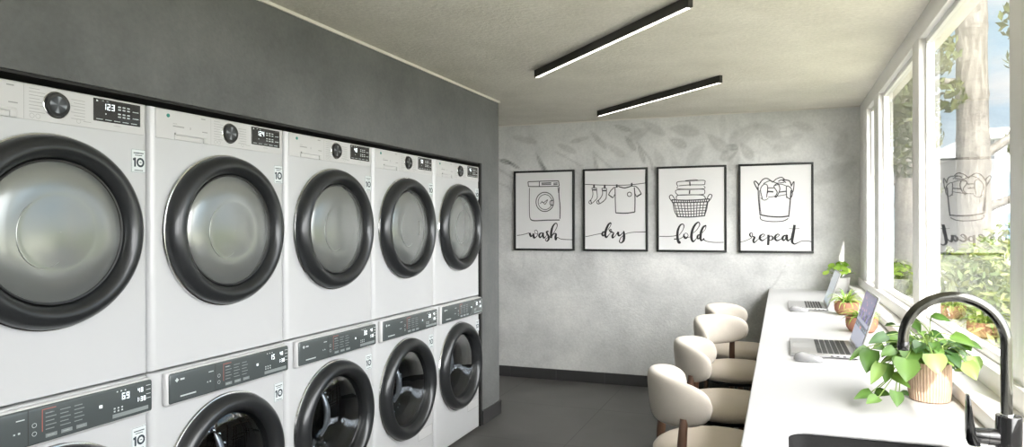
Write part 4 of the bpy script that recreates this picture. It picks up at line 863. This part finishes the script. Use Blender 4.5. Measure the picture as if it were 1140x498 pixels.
def spider_bowl(x, y, r, label, seed):
    t = thing('potted_plant', label, 'plant', (x, y, .909), 0, 'small grassy plants in terracotta bowls')
    bm = NB(); lathe(bm, [(r * .62, 0), (r * .80, .006), (r * .96, .026), (r, .048), (r * .985, .068), (r * .995, .073), (r * .95, .074), (r * .91, .068), (r * .9, .058)], seg=48, cap0=True); obj('bowl', bm, M['terracotta'], t)
    bm = NB(); lathe(bm, [(r * .91, .060), (r * .4, .064), (.0005, .065)], seg=24); obj('soil', bm, M['soil'], t)
    rng = random.Random(seed); bm, lay = col_bm()
    for k in range(60):
        a = rng.uniform(0, 2 * PI); L = rng.uniform(.08, .145); el = rng.uniform(.5, 1.35); r0 = rng.uniform(0, .018)
        c = rng.choice([(.30, .42, .09), (.22, .36, .06), (.42, .50, .18), (.16, .30, .05)]); p = Vector((math.cos(a) * r0, math.sin(a) * r0, .062)); d = Vector((math.cos(a) * math.cos(el), math.sin(a) * math.cos(el), math.sin(el)))
        sd = Vector((-math.sin(a), math.cos(a), 0)); prev = None; n = 8
        for i in range(n + 1):
            w = .0052 * (1 - (i / n) ** 2.2) + .0004
            row = []
            for f in (-1, 0, 1):
                v = bm.verts.new(p + sd * f * w + Vector((0, 0, abs(f) * w * .5))); q = 1.3 if f else .85; v[lay] = (c[0] * q, c[1] * q, c[2] * q, 1); row.append(v)
            if prev:
                for j in range(2): bm.faces.new((prev[j], prev[j + 1], row[j + 1], row[j]))
            prev = row; p = p + d * (L / n); d = (d + Vector((0, 0, -.24 - .08 * i / n))).normalized()
    obj('leaves', bm, M['leaf'], t, ang=80)
spider_bowl(.366, 4.43, .068, 'grassy plant in a terracotta bowl next to the farther laptop', 3)
spider_bowl(.378, 3.735, .074, 'grassy plant in a terracotta bowl half hidden by the nearer laptop screen', 9)
def pilea():
    t = thing('potted_plant', 'round-leaved bright green plant in a white pot in the window corner', 'plant', (.437, 5.83, .909))
    bm = NB(); lathe(bm, [(.048, 0), (.054, .004), (.068, .08), (.072, .115), (.073, .118), (.069, .119), (.066, .112), (.064, .1)], seg=48, cap0=True); obj('pot', bm, M['white_pot'], t)
    bm = NB(); lathe(bm, [(.065, .104), (.0005, .106)], seg=24); obj('soil', bm, M['soil'], t)
    rng = random.Random(4); bm, lay = col_bm(); sb = NB()
    for k in range(34):
        a = rng.uniform(0, 2 * PI); r_ = rng.uniform(.02, .125); z = .135 + .10 * (1 - (r_ / .14) ** 2) * rng.uniform(.5, 1.1); c = Vector((math.cos(a) * r_, math.sin(a) * r_ * .9, z))
        if c.y > .12: c.y = .12
        n = (Vector((math.cos(a) * .6, math.sin(a) * .6, 1)) + Vector((rng.uniform(-.3, .3), rng.uniform(-.7, .1), 0))).normalized(); u, w = frame_of(n); R_ = rng.uniform(.017, .029)
        col = rng.choice([(.30, .50, .07), (.38, .58, .10), (.22, .42, .05)])
        cv = bm.verts.new(c); cv[lay] = (*[q * 1.2 for q in col], 1); ring = []
        for i in range(12):
            v = bm.verts.new(c + (u * math.cos(2 * PI * i / 12) + w * math.sin(2 * PI * i / 12)) * R_ - n * .004); v[lay] = (*col, 1); ring.append(v)
        for i in range(12): bm.faces.new((cv, ring[i], ring[(i + 1) % 12]))
        tube(sb, catmull([(0, 0, .105), (c.x * .5, c.y * .5, c.z * .8 + .02), tuple(c)], 5), .0018, 5)
    obj('leaves', bm, M['leaf'], t, ang=80); obj('stems', sb, M['stem'], t)
pilea()

# ------------------------------------------------------------------ tap
t = thing('kitchen_faucet', 'tall arched dark metal tap with a black lever beside the sink', 'faucet', (.470, 1.75, .909))
bm = NB(); lathe(bm, [(.028, 0), (.028, .004), (.0255, .006), (.0255, .116), (.0245, .118), (.012, .1185)], seg=48, cap0=True); obj('body', bm, M['black_gloss'], t)
pts = [(-.004, 0, .115), (-.004, 0, .20)] + [(-.105 + .101 * math.cos(PI * k / 36), 0, .275 + .101 * math.sin(PI * k / 36)) for k in range(37)] + [(-.206, 0, .266)]
pts = [pts[0]] + [(-.004, 0, .115 + .016 * k) for k in range(1, 10)] + pts[2:]
bm = NB(); tube(bm, pts, .0115, 28); sp = obj('spout', bm, M['gunmetal'], t)
bm = NB(); lathe(bm, [(.0118, .250), (.0125, .252), (.0125, .268), (.0117, .270)], (-.206, 0, 0), seg=28, cap0=True); obj('aerator', bm, M['black_gloss'], sp)
bm = NB(); lathe(bm, [(.0135, .1165), (.0135, .121), (.0115, .122)], (-.004, 0, 0), seg=28); obj('collar', bm, M['chrome'], sp)
bm = NB(); tube(bm, [(-.02, 0, .068), (-.040, 0, .068), (-.0405, 0, .068), (-.066, 0, .068)], [.0185, .0185, .0175, .0175], 28); lv = obj('lever', bm, M['black_gloss'], t)
bm = NB(); rows = []
for k, (z, x, w, th_) in enumerate([(.048, -.066, .017, .012), (.060, -.070, .0185, .013), (.080, -.0735, .018, .0105), (.105, -.0755, .0165, .0075), (.130, -.0765, .015, .0055), (.150, -.0775, .0135, .0045), (.158, -.078, .011, .003)]):
    rows.append([bm.verts.new((x + th_ * math.copysign(abs(math.cos(a)) ** .7, math.cos(a)), w * math.copysign(abs(math.sin(a)) ** .7, math.sin(a)), z)) for a in [2 * PI * i / 20 for i in range(20)]])
for a, c in zip(rows, rows[1:]):
    for i in range(20): bm.faces.new((a[i], a[(i + 1) % 20], c[(i + 1) % 20], c[i]))
bm.faces.new(rows[0]); bm.faces.new(rows[-1]); obj('lever_blade', bm, M['black_gloss'], lv)

# ------------------------------------------------------------------ garden outside
b = NB(); box(b, .70, 60, -12, 70, -.5, -.12); o = struct('floor_outside', b, M['grass'])
def leaf_cloud(name, blobs, count, size, cols, seed, parent=None, dark=.5):
    rng = random.Random(seed); vs, fs, cs = [], [], []
    tot = sum(b_[3] ** 2 for b_ in blobs)
    for (x, y, z, r) in blobs:
        for _ in range(int(count * r * r / tot)):
            d = Vector((rng.gauss(0, 1), rng.gauss(0, 1), rng.gauss(0, 1))).normalized(); q = r * rng.uniform(.72, 1.06); c = Vector((x, y, z)) + d * q
            a = Vector((rng.gauss(0, 1), rng.gauss(0, 1), rng.gauss(0, 1))).normalized(); n = (d + a * .8).normalized(); u, w = frame_of(n); an = rng.uniform(0, 2 * PI); u, w = u * math.cos(an) + w * math.sin(an), w * math.cos(an) - u * math.sin(an)
            s = size * rng.uniform(.6, 1.25); k = len(vs); col = rng.choice(cols); sh = dark + (1 - dark) * min(1, max(0, (q / r - .72) / .3))  # inner leaves darkened to paint the shade inside the foliage
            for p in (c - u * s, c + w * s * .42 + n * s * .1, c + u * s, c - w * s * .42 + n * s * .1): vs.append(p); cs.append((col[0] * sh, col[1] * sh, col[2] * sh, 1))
            fs.append((k, k + 1, k + 2, k + 3))
    me = bpy.data.meshes.new(name); me.from_pydata(vs, [], fs); me.materials.append(M['out_leaf'])
    ca = me.color_attributes.new('Col', 'FLOAT_COLOR', 'POINT')
    for i, c in enumerate(cs): ca.data[i].color = c
    o = bpy.data.objects.new(name, me); COL.objects.link(o)
    if parent: o.parent = parent
    return o
GC = [(.11, .15, .035), (.15, .19, .05), (.07, .11, .025), (.21, .245, .08)]
rng = random.Random(2)
t = thing('hedge', 'dense sunlit pale green hedge growing outside the windows', 'hedge', (2.15, 5.9, -.12))
bl = []
for k in range(60):
    x = rng.uniform(-.95, 2.2); y = rng.uniform(-.7, .75); z = rng.uniform(.35, 1.30) + .14 * (x / 2.6); bl.append((x, y, z, rng.uniform(.28, .4)))
for k in range(9): bl.append((-.93 + k * .34, rng.uniform(-.6, -.2), rng.uniform(.3, .75), .36))
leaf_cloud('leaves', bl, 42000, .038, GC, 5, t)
bm = NB()
for k in range(14): x = -.6 + .19 * k; tube(bm, [(x, 0, 0), (x + rng.uniform(-.1, .1), rng.uniform(-.2, .2), .5), (x + rng.uniform(-.2, .2), rng.uniform(-.3, .3), 1.0)], [.03, .02, .008], 6)
obj('stems', bm, M['bark'], t)
t = thing('shrub', 'rounded sunlit shrub seen low through the middle window', 'shrub', (1.06, 7.95, -.12))
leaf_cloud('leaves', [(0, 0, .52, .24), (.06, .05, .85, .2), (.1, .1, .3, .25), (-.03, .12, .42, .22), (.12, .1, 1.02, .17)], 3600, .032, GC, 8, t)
bm = NB(); tube(bm, [(0, 0, 0), (.05, .05, .4), (.1, .1, .8)], [.03, .02, .01], 6); obj('stems', bm, M['bark'], t)
def ringed_trunk(bm, p0, p1, r0, r1, rings_, seed):
    rng = random.Random(seed); n = 90; pts, rad = [], []
    pos = sorted(rng.uniform(.03, .97) for _ in range(rings_))
    for i in range(n + 1):
        s = i / n; bump = sum(math.exp(-((s - q) / .006) ** 2) for q in pos)
        pts.append(Vector(p0).lerp(Vector(p1), s) + Vector((.02 * math.sin(s * 7), .02 * math.cos(s * 5), 0))); rad.append((r0 + (r1 - r0) * s) * (1 + .07 * min(1.3, bump) + .01 * math.sin(s * 60)))
    tube(bm, pts, rad, 28)
def tree(x, y, r, h, label, branches, blobs, seed, cnt, size=.075):
    t = thing('tree', label, 'tree', (x, y, -.12), 0, 'pale ringed trees outside')
    bm = NB(); ringed_trunk(bm, (0, 0, 0), (.05, 0, h), r * 1.1, r * .85, 22, seed); obj('trunk', bm, M['bark'], t)
    for br in branches:
        bm = NB(); q = catmull([p for p in br], 8); tube(bm, q, [r * .36 * (1 - .7 * k / (len(q) - 1)) for k in range(len(q))], 12); obj('branch', bm, M['bark'], t)
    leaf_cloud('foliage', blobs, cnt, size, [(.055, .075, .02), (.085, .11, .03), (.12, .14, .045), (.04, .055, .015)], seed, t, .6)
tree(1.68, 7.4, .135, 5.2, 'thick pale ringed tree trunk outside the nearest window', [[(.05, 0, 2.9), (-.45, .1, 3.0), (-.95, .3, 3.5)], [(.1, 0, 2.2), (.5, .1, 2.55), (.8, .2, 3.3)], [(.1, 0, 1.7), (.45, .0, 1.85), (.9, .1, 2.05)], [(0, 0, 4.2), (-.5, -.1, 4.9), (-1.0, -.2, 5.6)]],
     [(-.42, .7, 2.75, .30), (-.34, .9, 2.25, .20), (-.55, 1.1, 3.15, .30), (-.28, .5, 3.3, .26), (-.5, -.4, 2.35, .2), (-.62, -.3, 2.75, .24), (-.42, -.5, 3.1, .22), (-.3, -.6, 2.7, .14), (.42, -.2, 3.05, .17), (.40, -.3, 2.1, .10), (.62, .2, 3.5, .3), (.52, .3, 2.35, .15), (.75, .1, 2.9, .16), (-.9, 1.2, 2.9, .2), (-.2, .8, 1.95, .14), (-.8, .6, 4.5, .6), (.3, .3, 5.2, .8), (1.1, .5, 4.6, .7)], 31, 9000, .055)
tree(1.86, 12.3, .15, 6.2, 'slimmer pale tree trunk seen through the middle window', [[(0, 0, 3.2), (-.35, .1, 3.7), (-.55, .2, 4.4)], [(0, 0, 2.2), (-.3, .0, 2.3), (-.75, .1, 2.6)], [(0, 0, 4), (.5, .1, 4.8), (.9, .2, 5.8)]],
     [(-.62, .2, 2.70, .13), (-.5, .2, 3.2, .10), (-.2, .3, 4.6, .35), (.1, .2, 5.4, .7), (-.5, .3, 5.6, .6)], 37, 2600, .07)
def building(name_label, x0, x1, y0, y1, h, mat, bands, roof):
    t = thing('building', name_label, 'building', ((x0 + x1) / 2, y0, -.12))
    w = (x1 - x0) / 2
    bm = NB(); box(bm, -w, w, 0, y1 - y0, 0, h); wl = obj('wall', bm, M[mat], t, smooth=False)
    bm = NB(); box(bm, -w - .4, w + .4, -.5, y1 - y0 + .3, h, h + .3); obj('roof', bm, M['facade'], t, smooth=False)
    for z0, z1 in bands:
        n = max(2, int(w * 2 / 1.3))
        for k in range(n):
            xa = -w + .25 + (2 * w - .5) * k / n
            bm = NB(); box(bm, xa, xa + (2 * w - .5) / n - .18, -.04, .02, z0, z1); obj('window', bm, M['far_window'], t, smooth=False)
building('pale low building with dark blue windows behind the hedge on the right', 6.1, 12.5, 24, 32, 4.1, 'facade', [(.9, 1.9), (2.3, 3.1)], True)
building('blue grey building far behind the trees, left of the pale one', 2.4, 5.2, 27, 33, 3.8, 'facade_grey', [(1.6, 2.6)], True)

# ------------------------------------------------------------------ light
SKY0, SKY1 = 1.25, 17.5  # unseen sun side of the sky boosted to brighten the room
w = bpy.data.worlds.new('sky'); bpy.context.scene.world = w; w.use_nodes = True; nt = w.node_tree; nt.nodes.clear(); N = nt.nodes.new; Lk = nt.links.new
out = N('ShaderNodeOutputWorld'); bg = N('ShaderNodeBackground'); tc = N('ShaderNodeTexCoord'); sep = N('ShaderNodeSeparateXYZ'); Lk(tc.outputs['Generated'], sep.inputs[0])
cr = N('ShaderNodeValToRGB'); e = cr.color_ramp.elements; e[0].position = 0; e[0].color = (.55, .58, .58, 1); e[1].position = .5; e[1].color = (.36, .60, .88, 1); ne = e.new(.03); ne.color = (.80, .88, .94, 1); ne = e.new(.18); ne.color = (.52, .74, .92, 1)
Lk(sep.outputs['Z'], cr.inputs[0])
mp = N('ShaderNodeMapping'); mp.inputs['Scale'].default_value = (2.2, 2.2, 5.5); Lk(tc.outputs['Generated'], mp.inputs[0])
nz = N('ShaderNodeTexNoise'); nz.inputs['Scale'].default_value = 2.3; nz.inputs['Detail'].default_value = 8; Lk(mp.outputs[0], nz.inputs[0])
mr = N('ShaderNodeMapRange'); mr.inputs[1].default_value = .48; mr.inputs[2].default_value = .66; Lk(nz.outputs['Fac'], mr.inputs[0])
mx = N('ShaderNodeMix'); mx.data_type = 'RGBA'; Lk(mr.outputs[0], mx.inputs[0]); Lk(cr.outputs[0], mx.inputs[6]); mx.inputs[7].default_value = (1, 1, 1, 1)
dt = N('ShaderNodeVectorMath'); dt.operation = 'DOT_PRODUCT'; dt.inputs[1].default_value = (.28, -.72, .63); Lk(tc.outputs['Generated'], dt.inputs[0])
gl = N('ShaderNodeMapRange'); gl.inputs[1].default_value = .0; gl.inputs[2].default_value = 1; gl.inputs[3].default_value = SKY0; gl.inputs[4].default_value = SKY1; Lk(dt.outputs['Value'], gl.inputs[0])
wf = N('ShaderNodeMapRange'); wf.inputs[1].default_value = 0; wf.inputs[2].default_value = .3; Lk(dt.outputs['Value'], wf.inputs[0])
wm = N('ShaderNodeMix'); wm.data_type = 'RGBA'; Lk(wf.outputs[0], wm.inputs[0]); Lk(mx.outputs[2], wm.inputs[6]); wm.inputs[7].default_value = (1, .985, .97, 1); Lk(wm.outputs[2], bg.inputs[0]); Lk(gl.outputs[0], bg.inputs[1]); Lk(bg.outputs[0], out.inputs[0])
sl = bpy.data.lights.new('sun', 'SUN'); sl.energy = 16; sl.angle = R(.6); sl.color = (1, .95, .86); so = bpy.data.objects.new('sun', sl); COL.objects.link(so)
so.rotation_euler = Vector((-1, 4, -3.5)).to_track_quat('-Z', 'Y').to_euler(); so.location = (4, -8, 8)
sc = bpy.context.scene
sc.view_settings.view_transform = 'Standard'; sc.view_settings.look = 'None'; sc.view_settings.exposure = .3; sc.view_settings.gamma = 1
sc.cycles.max_bounces = 10; sc.cycles.diffuse_bounces = 6; sc.cycles.glossy_bounces = 5; sc.cycles.transparent_max_bounces = 16
sc.cycles.caustics_reflective = False; sc.cycles.sample_clamp_indirect = 8
